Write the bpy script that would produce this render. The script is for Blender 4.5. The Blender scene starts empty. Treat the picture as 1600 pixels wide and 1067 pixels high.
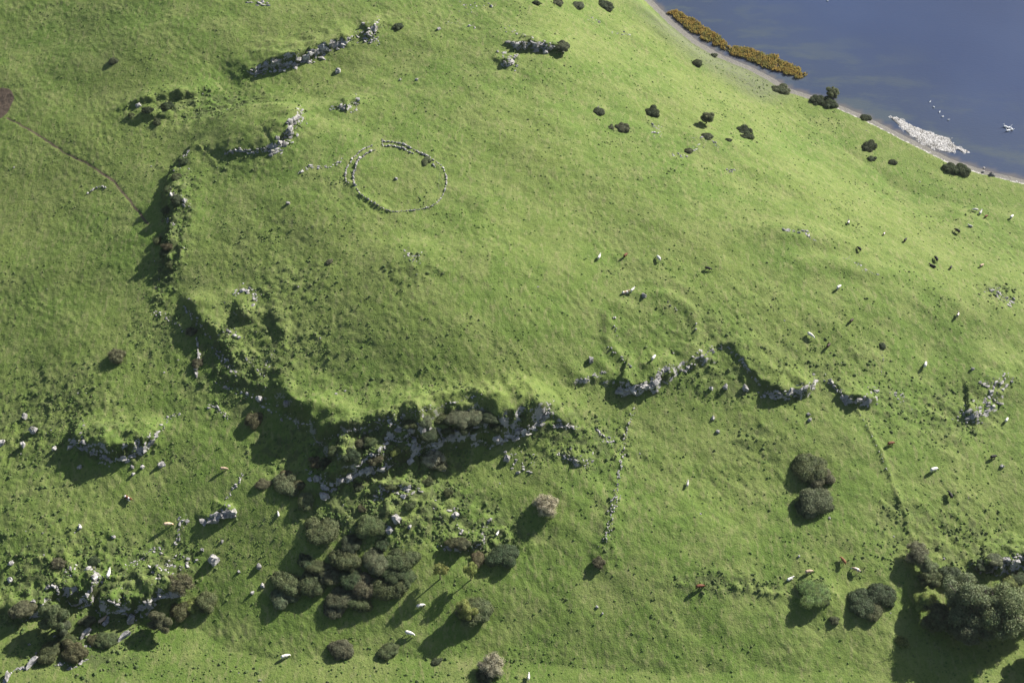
import bpy, bmesh, math, random
import numpy as np
from mathutils import Vector, Matrix
random.seed(7); rng = np.random.default_rng(7)
sc = bpy.context.scene
col = sc.collection

# ------------------------------------------------------------------ camera, sky, sun, exposure
CAM = np.array([0.0, -259.0, 288.0]); DEP = math.radians(48.0); F = 2134.0     # F in pixels of a 1600 px wide picture
cd = bpy.data.cameras.new('camera'); cam = bpy.data.objects.new('camera', cd); col.objects.link(cam)
cam.location = CAM; cam.rotation_euler = (math.pi/2 - DEP, 0, 0)
cd.sensor_width = 36.0; cd.lens = F/1600*36.0; cd.clip_start = 1.0; cd.clip_end = 20000.0
sc.camera = cam
HAZE = 0.00003
SUN_EL = math.radians(30.0); SUN_AZ = math.radians(50.0)     # azimuth clockwise from +Y
w = bpy.data.worlds.new('World'); sc.world = w; w.use_nodes = True
nt = w.node_tree; bgn = nt.nodes['Background']; sky = nt.nodes.new('ShaderNodeTexSky')
sky.sky_type = 'NISHITA'; sky.sun_disc = False; sky.sun_elevation = SUN_EL; sky.sun_rotation = SUN_AZ
nt.links.new(sky.outputs[0], bgn.inputs[0]); bgn.inputs[1].default_value = 0.05
sd = bpy.data.lights.new('sun', 'SUN'); sd.energy = 5.0; sd.angle = math.radians(0.5); sd.color = (1.0, 0.95, 0.86)
so = bpy.data.objects.new('sun', sd); col.objects.link(so)
S = Vector((math.sin(SUN_AZ)*math.cos(SUN_EL), math.cos(SUN_AZ)*math.cos(SUN_EL), math.sin(SUN_EL)))
so.rotation_euler = (-S).to_track_quat('-Z', 'Y').to_euler(); so.location = (200, 200, 300)
sc.view_settings.view_transform = 'Standard'; sc.view_settings.look = 'None'
sc.view_settings.gamma = 1.0; sc.view_settings.use_curve_mapping = False
sc.view_settings.exposure = 1.24

# ------------------------------------------------------------------ maths helpers
fw = np.array([0, math.cos(DEP), -math.sin(DEP)]); up = np.array([0, math.sin(DEP), math.cos(DEP)])
def ray(u, v):
    return fw + np.array([1.0, 0, 0])*((u-800)/F) + up*((533.5-v)/F)
def at_z(u, v, z):
    d = ray(u, v); t = (z-CAM[2])/d[2]; p = CAM+d*t
    return p[0], p[1]
def ss(a, b, x):
    t = np.clip((x-a)/(b-a), 0, 1); return t*t*(3-2*t)
_perm = rng.permutation(256); _perm = np.concatenate([_perm, _perm, _perm])
_ga = rng.random(256)*2*np.pi; _gx = np.cos(_ga).astype(np.float32); _gy = np.sin(_ga).astype(np.float32)
def perlin(x, y, seed=0):
    x = x+seed*17.31; y = y-seed*9.73
    xi = np.floor(x).astype(np.int32); yi = np.floor(y).astype(np.int32)
    xf = (x-xi).astype(np.float32); yf = (y-yi).astype(np.float32); xi &= 255; yi &= 255
    def g(i, j, dx, dy):
        h = _perm[_perm[xi+i]+yi+j]; return _gx[h]*dx+_gy[h]*dy
    u = xf*xf*xf*(xf*(xf*6-15)+10); v = yf*yf*yf*(yf*(yf*6-15)+10)
    a = g(0, 0, xf, yf); b = g(1, 0, xf-1, yf); c = g(0, 1, xf, yf-1); d = g(1, 1, xf-1, yf-1)
    return ((a+(b-a)*u)*(1-v)+(c+(d-c)*u)*v)*1.5

# ------------------------------------------------------------------ the lie of the land
CTRL = [ # picture column, picture row, height
 (620,275,1.5),(450,210,1),(700,110,0),(860,60,-.5),(600,450,1),(800,300,1),(700,560,-1),(950,420,-1),(1050,250,-3),(560,560,-2),
 (860,560,-3),(480,400,-1),(390,300,-1),(310,290,-4),(1260,370,-5),(1020,520,-4),(1400,450,-8),(1180,450,-4),(1500,470,-10.5),(760,190,1.5),
 (100,30,-6.5),(0,40,-9.5),(300,50,-1.5),(200,150,-6),(520,20,0),(480,130,-3),(350,140,-4.5),(240,300,-6.5),(235,400,-7.2),(310,400,-4),
 (50,300,-12),(140,450,-10.4),(0,420,-14),(30,150,-10.5),(180,300,-8.6),(250,190,-5.5),(0,560,-15.5),(290,520,-7.2),(380,520,-4.8),
 (150,620,-11),(300,640,-8.8),(100,750,-14),(250,780,-13),(400,780,-10.8),(50,850,-15),(200,1010,-20),(0,1060,-23),(330,900,-15.5),
 (450,950,-16),(700,1000,-17.5),(700,800,-11.2),(1000,700,-10.5),(1000,900,-14),(820,1067,-19.5),(1200,800,-13),(1300,1000,-17),
 (1150,620,-8.5),(1400,750,-13),(1550,800,-14.5),(1590,1060,-20),(1500,620,-12),(1350,560,-8.5),(560,660,-5),(430,600,-5.6),(430,700,-9),(700,690,-7.4),
 (1000,100,-8),(1200,230,-9.5),(1400,330,-14),(1550,360,-16.5),(1130,130,-15.5),(950,10,-9),(1450,560,-11.5),(1090,180,-8),(1310,270,-15)]
CTRL = [(u, v, z*1.6) for u, v, z in CTRL]
base_xy = np.array([at_z(u, v, z) for u, v, z in CTRL])/100.0
base_z = np.array([c[2] for c in CTRL])
def _k(r2): return 0.5*r2*np.log(r2+1e-9)
def _fit():
    n = len(CTRL); d2 = ((base_xy[:, None]-base_xy[None])**2).sum(-1)
    A = np.zeros((n+3, n+3)); A[:n, :n] = _k(d2)+np.eye(n)*0.002
    A[:n, n] = 1; A[:n, n+1:] = base_xy; A[n, :n] = 1; A[n+1:, :n] = base_xy.T
    return np.linalg.solve(A, np.concatenate([base_z, [0, 0, 0]]))
TW = _fit()
def tps(x, y):
    x = np.clip(x, -215, 215)/100; y = np.clip(y, -130, 200)/100
    z = TW[-3]+TW[-2]*x+TW[-1]*y
    for i in range(len(CTRL)): z = z+TW[i]*_k((x-base_xy[i, 0])**2+(y-base_xy[i, 1])**2)
    return z
def at_base(u, v):
    z = -10.0
    for _ in range(16):
        x, y = at_z(u, v, z); z = 0.4*z+0.6*float(tps(np.float64(x), np.float64(y)))
    return x, y
def poly_dist(x, y, pts):
    """signed distance to a polyline (positive on its left) and the arc position as a vertex-index float"""
    best = np.full(x.shape, 1e18); sg = np.ones(x.shape); pos = np.zeros(x.shape)
    for i in range(len(pts)-1):
        ax, ay = pts[i]; bx, by = pts[i+1]; dx, dy = bx-ax, by-ay; L2 = dx*dx+dy*dy
        t = np.clip(((x-ax)*dx+(y-ay)*dy)/L2, 0, 1); ex = x-ax-t*dx; ey = y-ay-t*dy; d2 = ex*ex+ey*ey
        m = d2 < best
        best = np.where(m, d2, best); sg = np.where(m, np.where(dx*ey-dy*ex >= 0, 1.0, -1.0), sg); pos = np.where(m, i+t, pos)
    return np.sqrt(best)*sg, pos
# steps in the land: foot line left to right (uphill on its left), height at each vertex, width of the face, length of the crest, rockiness
SCARPS = [
 ([(330,214),(300,226),(272,255),(256,290),(250,325),(262,350),(252,385),(256,415),(276,440)], [0,1.3,2.1,2.4,2.2,1.4,1.8,1.8,0], 2.4, 18, .15),
 ([(272,462),(292,492),(312,520),(330,535),(352,565),(372,590)], [0,2.2,2.6,2.2,1.4,0], 2.2, 10, .2),
 ([(360,470),(364,492),(378,508),(404,510)], [0,1.6,1.7,0], 2.0, 8, .3),
 ([(318,570),(345,600),(385,615),(430,634),(462,664),(496,700),(520,738),(540,752)], [0,1.0,1.2,2.2,3.2,3.6,2.6,0], 3.6, 18, .3),
 ([(470,742),(500,766),(530,772),(592,744),(645,718),(700,702),(772,696),(850,668),(886,652)], [0,2.4,3.4,3.8,3.8,4.4,5.0,4.6,0], 3.4, 18, .38),
 ([(470,704),(520,698),(572,690),(620,676),(650,680),(700,664),(752,664),(800,650)], [0,1.8,2.4,2.8,3.2,2.2,1.8,0], 2.6, 16, .3),
 ([(408,600),(440,640),(478,672),(520,692)], [0,2.0,2.4,0], 3.0, 10, .15),
 ([(590,704),(640,700),(688,690)], [0,3.5,0], 1.5, 7, .9),
 ([(878,604),(900,602),(950,600),(965,614),(1000,614),(1034,602),(1060,585),(1095,574),(1130,562)], [0,1.0,1.2,3.0,3.2,2.4,1.6,1.8,0], 1.8, 14, .8),
 ([(1118,538),(1136,552),(1160,580),(1185,604),(1206,622),(1236,626),(1268,614),(1288,596)], [0,1.2,1.3,1.4,2.4,3.0,2.4,0], 2.0, 15, .7),
 ([(1284,594),(1308,618),(1326,636),(1358,634),(1384,620)], [0,1.6,2.3,2.2,0], 1.9, 12, .7),
 ([(370,134),(396,120),(432,112),(468,104),(505,88),(540,72),(565,64)], [0,1.6,3.0,3.2,2.8,2.2,0], 2.0, 18, 1.0),
 ([(552,62),(580,64),(598,44),(596,20)], [0,1.8,1.8,0], 2.4, 10, .9),
 ([(170,186),(230,166),(290,156),(345,146)], [0,1.6,2.0,0], 2.6, 10, .1),
 ([(186,204),(240,190),(300,184)], [0,1.3,0], 2.4, 9, .1),
 ([(300,226),(318,246),(352,247),(396,242),(432,236),(456,212),(474,186),(470,168)], [0,.5,.8,.9,1.5,2.2,1.8,0], 1.2, 14, .9),
 ([(510,176),(545,176),(566,162),(562,144)], [0,1.8,1.6,0], 2.0, 12, .7),
 ([(786,72),(806,80),(840,82),(876,84),(894,76)], [0,2.2,2.8,2.4,0], 1.4, 13, 1.0),
 ([(760,92),(785,108),(806,104),(812,84)], [0,1.8,2.0,0], 2.4, 10, .9),
 ([(100,708),(120,706),(158,724),(196,724),(234,708),(250,688),(272,664)], [0,2.0,3.0,3.4,3.0,2.0,0], 2.4, 14, .7),
 ([(-60,960),(-10,985),(40,978),(76,968),(100,940),(130,955),(150,948),(160,920),(176,880)], [2,3.5,4,3.5,2.5,2.6,3.0,2.4,0], 2.6, 12, .5),
 ([(140,905),(146,945),(152,972),(196,968),(236,962),(286,938),(300,915)], [0,2.0,4.4,4.8,4.6,3.6,0], 3.0, 15, .5),
 ([(300,812),(330,822),(364,806),(372,788)], [0,1.6,2.2,0], 1.8, 8, .9),
 ([(1476,640),(1500,662),(1524,668),(1560,650),(1578,610),(1590,575)], [0,2.0,2.4,1.6,1.4,0], 5.0, 16, .8),
 ([(1500,880),(1534,900),(1570,896),(1600,890),(1660,880)], [0,2.2,3.6,3.8,3], 2.4, 12, .8),
 ([(560,790),(600,776),(640,774),(668,760)], [0,1.6,1.6,0], 1.6, 6, .6),
 ([(675,850),(700,862),(740,862),(765,846),(770,806)], [0,1.6,2.0,1.4,0], 1.8, 9, .4),
 ([(410,460),(420,490),(428,520),(425,560)], [0,.8,.8,0], 1.6, 6, .1),
 ([(300,1085),(100,1085),(20,1064),(-30,1040)][::-1], [1.6,1.6,1.2,0], 1.4, 6, .5),
 ([(862,672),(886,672),(906,664)], [0,1.8,0], 1.4, 7, .8),
 ([(866,715),(900,734),(930,722)], [0,1.2,0], 1.8, 6, .6),
]
# rounded lumps: column, row, radius along x (m), radius along y (m), height
LUMPS = [(392,188,18.5,12,4.6,1.6,.62,1.55),(535,165,12,7,1.6),(1278,931,5.5,5.5,1.1,1.7),(640,405,11,8,1.5),(1262,368,16,5,1.2),(1340,420,18,4,1.0),(830,640,14,8,2.0),
         (700,645,26,6,1.6),(1110,220,12,6,1.2),(820,60,14,7,1.2),(1030,585,7,3,.8),(180,690,16,7,1.6),(350,470,6,4,1.0),(235,910,12,7,1.6),(640,800,14,6,1.0),(1560,590,14,10,1.6),
         (300,495,9,5,1.0)]
# rough ground: column, row, radius x, radius y, strength
ROUGH = [(380,560,22,20,.85),(330,170,28,10,.8),(455,450,18,13,.55),(645,425,11,8,.5),(620,790,26,12,1.2),(760,840,12,8,1.0),(70,660,24,22,.7),(150,690,18,10,.6),(250,520,12,14,.5),
         (350,262,26,9,.35),(620,600,40,6,.5),(900,690,20,10,.8),(1130,600,20,8,.6),(1450,640,20,14,.6),(1180,690,10,8,.5),(1500,840,20,14,.65),(120,900,24,14,1.0),(600,710,26,9,1.3),
         (270,380,6,30,1.2),(870,250,30,20,.15),(1100,520,30,16,.35),(1400,830,9,13,.55),(1130,915,18,4,.8),(972,700,3,9,.35),(955,800,3,9,.35),(948,860,4,7,.5),(1276,926,5.5,5.5,.6),(250,890,14,9,.9),(1560,460,9,6,.7),(400,380,20,14,.35),(1280,560,30,14,.4),
         (480,540,26,14,.4),(1040,780,60,30,.12),(40,800,26,26,.4),(350,1060,40,10,.35),(700,1050,40,8,.3),(130,1020,24,12,.8),(460,700,14,10,.8)]
SHORE = [(880,-120),(950,-50),(1010,4),(1045,38),(1082,68),(1120,90),(1165,108),(1200,126),(1226,143),(1290,163),(1345,186),(1420,224),(1480,254),(1535,273),(1600,288),(1700,310),(1900,345)]
SHORE_W = [at_z(u, v, -31.4) for u, v in SHORE]
SHORE_W = SHORE_W + [(SHORE_W[-1][0]+3000, SHORE_W[-1][1]-700)]; SHORE_W = [(SHORE_W[0][0]-1500, SHORE_W[0][1]+3000)]+SHORE_W
SCW = [[at_base(u, v) for u, v in s[0]] for s in SCARPS]
LMW = [at_base(u, v) for u, v, *_ in LUMPS]
RGW = [at_base(u, v) for u, v, *_ in ROUGH]
RING = [(622,277,77,55)]
def ellipse_px(cu, cv, ru, rv, n=48): return [(cu+ru*math.cos(a), cv-rv*math.sin(a)) for a in np.linspace(0, 2*math.pi, n)]
RING2_W = [at_base(u, v) for u, v in ellipse_px(1017, 516, 70, 56)]
BANKS = [([(1340,640),(1362,680),(1380,720),(1395,760),(1412,800),(1430,850)], .45, .8),([(985,640),(972,700),(960,780),(945,850),(936,880)], .38, 1.9),
         ([(545,285),(560,305),(590,322),(606,330)], .5, 1.0),([(1150,920),(1190,925),(1250,935)], .4, .8),([(550,660),(620,652),(700,630),(760,618)], .4, .8)]
BKW = [[at_base(u, v) for u, v in b[0]] for b in BANKS]
TRACKS = [([(12,186),(60,213),(100,240),(150,265),(180,285),(205,318),(232,352)], .5, .75),([(0,648),(30,626),(80,600)], .35, .4),([(-5,636),(25,616),(75,592)], .35, .35)]
TKW = [[at_base(u, v) for u, v in t[0]] for t in TRACKS]
SOIL_P = at_base(-8, 167)
SHOAL = [(1389,182),(1402,182),(1424,195),(1450,205),(1470,212),(1484,215),(1490,225),(1514,236),(1507,239),(1494,233),(1491,239),(1470,236),(1440,224),(1412,203)]
SHOAL_W = np.array([at_z(u, v, -31.9) for u, v in SHOAL])
REED = [(1044,18),(1062,20),(1086,33),(1110,48),(1136,66),(1140,73),(1168,77),(1195,86),(1216,88),(1218,96),(1240,100),(1259,118),(1250,124),(1225,116),(1205,109),(1170,97),(1130,78),(1100,62),(1062,38)]
REED_W = np.array([at_z(u, v, -32.1) for u, v in REED])
def inside(px, py, poly):
    r = np.zeros(np.shape(px), bool); n = len(poly)
    for i in range(n):
        x1, y1 = poly[i]; x2, y2 = poly[(i+1) % n]
        c = ((y1 > py) != (y2 > py)) & (px < (x2-x1)*(py-y1)/(y2-y1+1e-12)+x1); r ^= c
    return r
WATER = -32.1

def ground(x, y):
    """height and surface masks for arrays of points"""
    z = tps(x, y)
    far = np.maximum(np.abs(x)-210, 0)+np.maximum(np.abs(y-30)-165, 0)
    rough = np.zeros(x.shape); rocky = np.zeros(x.shape)
    for (px, py), (_, _, rx, ry, s) in zip(RGW, ROUGH):
        rough = np.maximum(rough, s*np.exp(-(((x-px)/rx)**2+((y-py)/ry)**2)**1.3))
    for (px, py), (_, _, rx, ry, h, *ex) in zip(LMW, LUMPS):
        if len(ex) > 1: ry = np.where(y > py, ry*ex[1], ry*ex[2])          # steeper on its far side
        z = z+h*np.exp(-(((x-px)/rx)**2+((y-py)/ry)**2)**(ex[0] if ex else 1.5))
    n1 = perlin(x/5.0, y/5.0, 1); n2 = perlin(x/1.9, y/1.9, 2)
    for pts, (_, hs, wd, L, rk) in zip(SCW, SCARPS):
        P = np.array(pts); m = (x > P[:, 0].min()-L-4) & (x < P[:, 0].max()+L+4) & (y > P[:, 1].min()-L-4) & (y < P[:, 1].max()+L+4)
        if not m.any(): continue
        xx, yy = x[m], y[m]; d, pos = poly_dist(xx, yy, pts)
        h = np.interp(pos, np.arange(len(hs)), hs)
        jt = perlin(xx/2.6, yy/2.6, 61); d = d+n1[m]*.7*min(1, wd/3)+(np.round(jt*2.2)/2.2*1.3 if rk > .3 else .3*n2[m])+n2[m]*0.25
        t = np.clip(d/wd, 0, 1); st = t*t*(3-2*t)
        led = np.clip(t*3, 0, 3); led = (np.floor(led)+ss(.45, 1.0, led-np.floor(led)))/3       # ledges in the face
        prof = (0.55*st+0.45*led)*(1-ss(wd, L, d))*(d > 0)
        z[m] = z[m]+h*prof*((1+.3*n1[m]) if rk > .5 else np.clip(.95+.5*perlin(xx/9, yy/9, 17)+.3*n1[m], .3, 1.5))
        rocky[m] = np.maximum(rocky[m], rk*ss(-.6, .3, d)*(1-ss(wd*.8, wd+1.6, d))*np.clip(h/1.6, 0, 1))
        rough[m] = np.maximum(rough[m], (.75 if rk > .3 else .6)*ss(-2.5, 0, d)*(1-ss(wd*.7, wd+1.5, d))*np.clip(h/2.6, 0, 1))
    # banks, the low ring, paths
    for pts, (_, h, wd) in zip(BKW, BANKS):
        P = np.array(pts); m = (x > P[:, 0].min()-6) & (x < P[:, 0].max()+6) & (y > P[:, 1].min()-6) & (y < P[:, 1].max()+6)
        d, pos = poly_dist(x[m], y[m], pts); z[m] += h*np.exp(-(d/wd)**2)*(1+.7*n2[m])
    P = np.array(RING2_W); m = (x > P[:, 0].min()-6) & (x < P[:, 0].max()+6) & (y > P[:, 1].min()-6) & (y < P[:, 1].max()+6)
    d, pos = poly_dist(x[m], y[m], RING2_W); z[m] += (.42*np.exp(-(d/1.5)**2)-.15*np.exp(-((d+3.0)/1.4)**2))*(1+.6*n1[m]); rough[m] = np.maximum(rough[m], .12*np.exp(-(d/2.5)**2))
    soil = np.zeros(x.shape)
    for pts, (_, wd, s) in zip(TKW, TRACKS):
        P = np.array(pts); m = (x > P[:, 0].min()-6) & (x < P[:, 0].max()+6) & (y > P[:, 1].min()-6) & (y < P[:, 1].max()+6)
        d, pos = poly_dist(x[m], y[m]+.6*n1[m], pts); g = np.exp(-(d/wd)**2); z[m] -= .15*g; soil[m] = np.maximum(soil[m], s*g)
    dd = np.hypot((x-SOIL_P[0])/6.6, (y-SOIL_P[1])/8.6); soil = np.maximum(soil, ss(1.12, .95, dd+.06*n1))
    rough = rough*(1-np.clip(soil, 0, 1))
    # general unevenness of grazed turf
    land = 1.0
    z = z+1.5*perlin(x/38, y/38, 3)+0.42*perlin(x/14, y/14, 4)
    comb = perlin((x*.80+y*.60)/1.3, (x*-.60+y*.80)/3.2, 8)        # small terraces trodden by cattle
    z = z+.24*perlin((x*.82-y*.57)/24, (x*.57+y*.82)/5.0, 71)*ss(-.5, .4, perlin(x/60, y/60, 72)+x/300)+0.10*comb*(1+perlin(x/24, y/24, 11))+0.16*n1+0.075*n2+0.05*perlin(x/.95, y/.95, 5)
    lump = np.maximum(perlin(x/3.6, y/3.6, 6)+.05, 0)**1.2*1.3+np.maximum(perlin(x/1.9, y/1.9, 7), 0)*.95+np.maximum(perlin(x/1.05, y/1.05, 13)-.05, 0)*.6
    z = z+rough*lump*0.72
    # lake shore
    sd, _ = poly_dist(x, y, SHORE_W); sd = -sd
    n3 = perlin(x/9, y/9, 9); sdn = sd+.5*n3*0
    beach = -31.4+np.where(sdn < 0, sdn*0.21, sdn*0.22)+.06*n2*(sdn > -6)
    z = np.where(sdn < 0, beach, beach+(z-beach)*ss(0, 13, sdn))
    z = np.maximum(z, -42.0); z = np.where(sd > 0, np.maximum(z, -31.3+.10*np.minimum(sd, 20)+.15*n1), z)
    m = (x > SHOAL_W[:, 0].min()-2) & (x < SHOAL_W[:, 0].max()+2) & (y > SHOAL_W[:, 1].min()-2) & (y < SHOAL_W[:, 1].max()+2)
    ins = inside(x[m], y[m], SHOAL_W); zz = z[m]; zz = np.where(ins, np.maximum(zz, WATER+.08+.08*n2[m]), zz); z[m] = zz
    z = np.where((sd > 15) & (far > 0), z+np.clip(far/300, 0, 1)*6*perlin(x/400, y/400, 12), z)
    return z, rocky, rough, soil, sd
# the sheet: rows along y, columns that widen with distance, both stretched out to the horizon
dy = 0.42; NX = 900
ys = np.arange(-122, 186, dy); g = np.cumsum(dy*1.22**np.arange(1, 48)); ys = np.concatenate([ys[0]-g[g < 5000][::-1], ys, ys[-1]+g[g < 6000]])
xi = np.linspace(-1, 1, NX); dx = xi[1]-xi[0]; g = np.cumsum(dx*1.25**np.arange(1, 44)); g = g[g < 32]; xi = np.concatenate([-1-g[::-1], xi, 1+g])
def row_w(y): return 134+(np.clip(y, -122, 186)+122)*(208-134)/308.0
Y = np.repeat(ys[:, None], len(xi), 1); X = xi[None, :]*row_w(Y)
shp = X.shape
GZ, GR, GH, GS, GD = [a.reshape(shp) for a in ground(X.ravel(), Y.ravel())]
ix0 = int(np.argmin(abs(xi+1))); iy0 = int(np.argmin(abs(ys+122)))
def zat(x, y, A=None):
    A = GZ if A is None else A
    c = (np.asarray(x)/row_w(np.asarray(y))+1)/dx+ix0; r = (np.asarray(y)-ys[iy0])/dy+iy0
    c = np.clip(c, 0, shp[1]-1.001); r = np.clip(r, 0, shp[0]-1.001); ci = c.astype(int) if hasattr(c, 'astype') else int(c); ri = r.astype(int) if hasattr(r, 'astype') else int(r)
    fc = c-ci; fr = r-ri
    return (A[ri, ci]*(1-fc)+A[ri, ci+1]*fc)*(1-fr)+(A[ri+1, ci]*(1-fc)+A[ri+1, ci+1]*fc)*fr
_zs = np.linspace(14, -46, 200)
def P(u, v):
    """the point of the land seen at a picture position"""
    d = ray(u, v); t = (_zs-CAM[2])/d[2]; x = CAM[0]+d[0]*t; y = CAM[1]+d[1]*t; h = zat(x, y)-_zs
    k = int(np.argmax(h > 0)); k = max(k, 1); f = h[k-1]/(h[k-1]-h[k]+1e-9); tt = t[k-1]+(t[k]-t[k-1])*f
    p = CAM+d*tt; return float(p[0]), float(p[1]), float(zat(p[0], p[1]))
def mpp(p):   # metres per picture pixel at a point
    return float(np.dot(np.array(p)-CAM, fw))/F

# ------------------------------------------------------------------ materials
def new_mat(name):
    m = bpy.data.materials.new(name); m.use_nodes = True; t = m.node_tree; b = t.nodes['Principled BSDF']
    b.inputs['Roughness'].default_value = 0.9; b.inputs['Specular IOR Level'].default_value = 0.15
    return m, t, b
def N(t, kind, **kw):
    n = t.nodes.new('ShaderNode'+kind)
    for k, v in kw.items():
        if k.startswith('i_'): n.inputs[int(k[2:])].default_value = v
        else: setattr(n, k, v)
    return n
def noise(t, scale, detail=4, rough=.55, vec=None):
    n = t.nodes.new('ShaderNodeTexNoise'); n.inputs['Scale'].default_value = scale; n.inputs['Detail'].default_value = detail; n.inputs['Roughness'].default_value = rough
    if vec: t.links.new(vec, n.inputs['Vector'])
    return n.outputs['Fac']
def ramp(t, fac, a, b, c0=0.0, c1=1.0):
    n = t.nodes.new('ShaderNodeMapRange'); n.interpolation_type = 'SMOOTHSTEP'
    n.inputs[1].default_value = a; n.inputs[2].default_value = b; n.inputs[3].default_value = c0; n.inputs[4].default_value = c1
    t.links.new(fac, n.inputs[0]); return n.outputs[0]
def mix(t, fac, a, b, mode='MIX'):
    n = t.nodes.new('ShaderNodeMix'); n.data_type = 'RGBA'; n.blend_type = mode
    if isinstance(fac, (int, float)): n.inputs[0].default_value = fac
    else: t.links.new(fac, n.inputs[0])
    for i, c in ((6, a), (7, b)):
        if isinstance(c, tuple): n.inputs[i].default_value = (*c, 1)
        else: t.links.new(c, n.inputs[i])
    return n.outputs[2]
def math_(t, op, a, b=None):
    n = t.nodes.new('ShaderNodeMath'); n.operation = op
    for i, c in enumerate((a, b)):
        if c is None: continue
        if isinstance(c, (int, float)): n.inputs[i].default_value = c
        else: t.links.new(c, n.inputs[i])
    return n.outputs[0]
def attr(t, name):
    n = t.nodes.new('ShaderNodeAttribute'); n.attribute_name = name; return n.outputs['Fac']
def bump(t, b, h, strength, dist):
    n = t.nodes.new('ShaderNodeBump'); n.inputs['Strength'].default_value = strength; n.inputs['Distance'].default_value = dist
    t.links.new(h, n.inputs['Height']); t.links.new(n.outputs[0], b.inputs['Normal'])

M = {}
m, t, b = new_mat('turf'); M['turf'] = m
geo = N(t, 'NewGeometry'); pos = geo.outputs['Position']; sep = N(t, 'SeparateXYZ'); t.links.new(geo.outputs['Normal'], sep.inputs[0]); nz = sep.outputs[2]
mp = N(t, 'Mapping'); t.links.new(pos, mp.inputs[0]); mp.inputs['Rotation'].default_value = (0, 0, math.radians(40)); mp.inputs['Scale'].default_value = (1.0, .35, 1)
big = noise(t, .018, 4, .6, pos); mid = noise(t, .10, 5, .6, pos); sml = noise(t, .55, 5, .65, pos); fin = noise(t, 2.2, 4, .7, pos); strk = noise(t, .8, 4, .65, mp.outputs[0])
c = mix(t, ramp(t, big, .36, .64), (.092,.147,.028), (.124,.164,.040))
c = mix(t, ramp(t, mid, .42, .68), c, (.146,.181,.053))
c = mix(t, ramp(t, sml, .48, .70, 0, .7), c, (.068,.112,.025))
c = mix(t, ramp(t, strk, .50, .68, 0, .7), c, (.184,.192,.080))
tus = noise(t, 1.15, 4, .7, pos)
c = mix(t, ramp(t, fin, .54, .70, 0, .55), c, (.058,.088,.024))
c = mix(t, math_(t, 'MULTIPLY', ramp(t, tus, .57, .66, 0, .7), ramp(t, noise(t, .06, 3, .6, pos), .42, .6, .25, 1)), c, (.048,.078,.022))
c = mix(t, ramp(t, tus, .42, .34, 0, .6), c, (.165,.188,.072))
rgh = attr(t, 'rough')
c = mix(t, ramp(t, math_(t, 'MULTIPLY', rgh, ramp(t, noise(t, .35, 4, .6, pos), .40, .62)), .1, .8, 0, .8), c, (.072,.090,.034))
sh = attr(t, 'shore')
# dull marshy sward along the reeds, then mud, then a bleached line of stones
marsh = math_(t, 'MULTIPLY', ramp(t, sh, 24.0, 8.0), attr(t, 'marsh'))
c = mix(t, math_(t, 'MULTIPLY', marsh, ramp(t, noise(t, .8, 4, .7, pos), .35, .6, .45, 1)), c, (.105,.118,.068))
soilc = mix(t, noise(t, 1.5, 4, .6, pos), (.070,.050,.036), (.120,.090,.066))
c = mix(t, ramp(t, math_(t, 'ADD', attr(t, 'soil'), math_(t, 'MULTIPLY', math_(t, 'SUBTRACT', sml, .5), .5)), .25, .7), c, soilc)
mud = mix(t, noise(t, .9, 4, .65, pos), (.100,.094,.084), (.175,.168,.155))
shn = math_(t, 'ADD', sh, math_(t, 'MULTIPLY', math_(t, 'SUBTRACT', noise(t, .5, 3, .6, pos), .5), 1.6))
c = mix(t, ramp(t, shn, .35, -.35), c, mud)
peb = math_(t, 'MULTIPLY', math_(t, 'MULTIPLY', ramp(t, shn, -1.0, -.35), ramp(t, shn, .45, .1)), math_(t, 'MULTIPLY', attr(t, 'stony'), ramp(t, noise(t, .7, 3, .6, pos), .45, .60)))
c = mix(t, math_(t, 'MULTIPLY', peb, .7), c, (.50,.47,.45))
# bare limestone where the land is steep and stony
rn = noise(t, .6, 5, .65, pos); lim = mix(t, rn, (.17,.165,.16), (.42,.40,.39)); lim = mix(t, ramp(t, noise(t, 2.4, 4, .7, pos), .55, .72, 0, .8), lim, (.105,.105,.085))
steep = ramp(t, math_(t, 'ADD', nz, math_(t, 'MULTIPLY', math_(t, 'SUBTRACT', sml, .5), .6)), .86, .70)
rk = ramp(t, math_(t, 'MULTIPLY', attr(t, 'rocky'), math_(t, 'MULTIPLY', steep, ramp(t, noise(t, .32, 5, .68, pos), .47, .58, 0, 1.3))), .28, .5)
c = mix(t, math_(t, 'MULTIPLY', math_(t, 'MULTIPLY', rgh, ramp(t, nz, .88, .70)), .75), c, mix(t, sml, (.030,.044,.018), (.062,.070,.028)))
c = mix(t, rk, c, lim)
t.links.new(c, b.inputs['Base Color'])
bh = math_(t, 'ADD', math_(t, 'MULTIPLY', sml, .6), math_(t, 'ADD', math_(t, 'MULTIPLY', fin, .35), math_(t, 'ADD', math_(t, 'MULTIPLY', tus, .7), math_(t, 'MULTIPLY', strk, .5))))
bump(t, b, bh, .8, .42)

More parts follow.
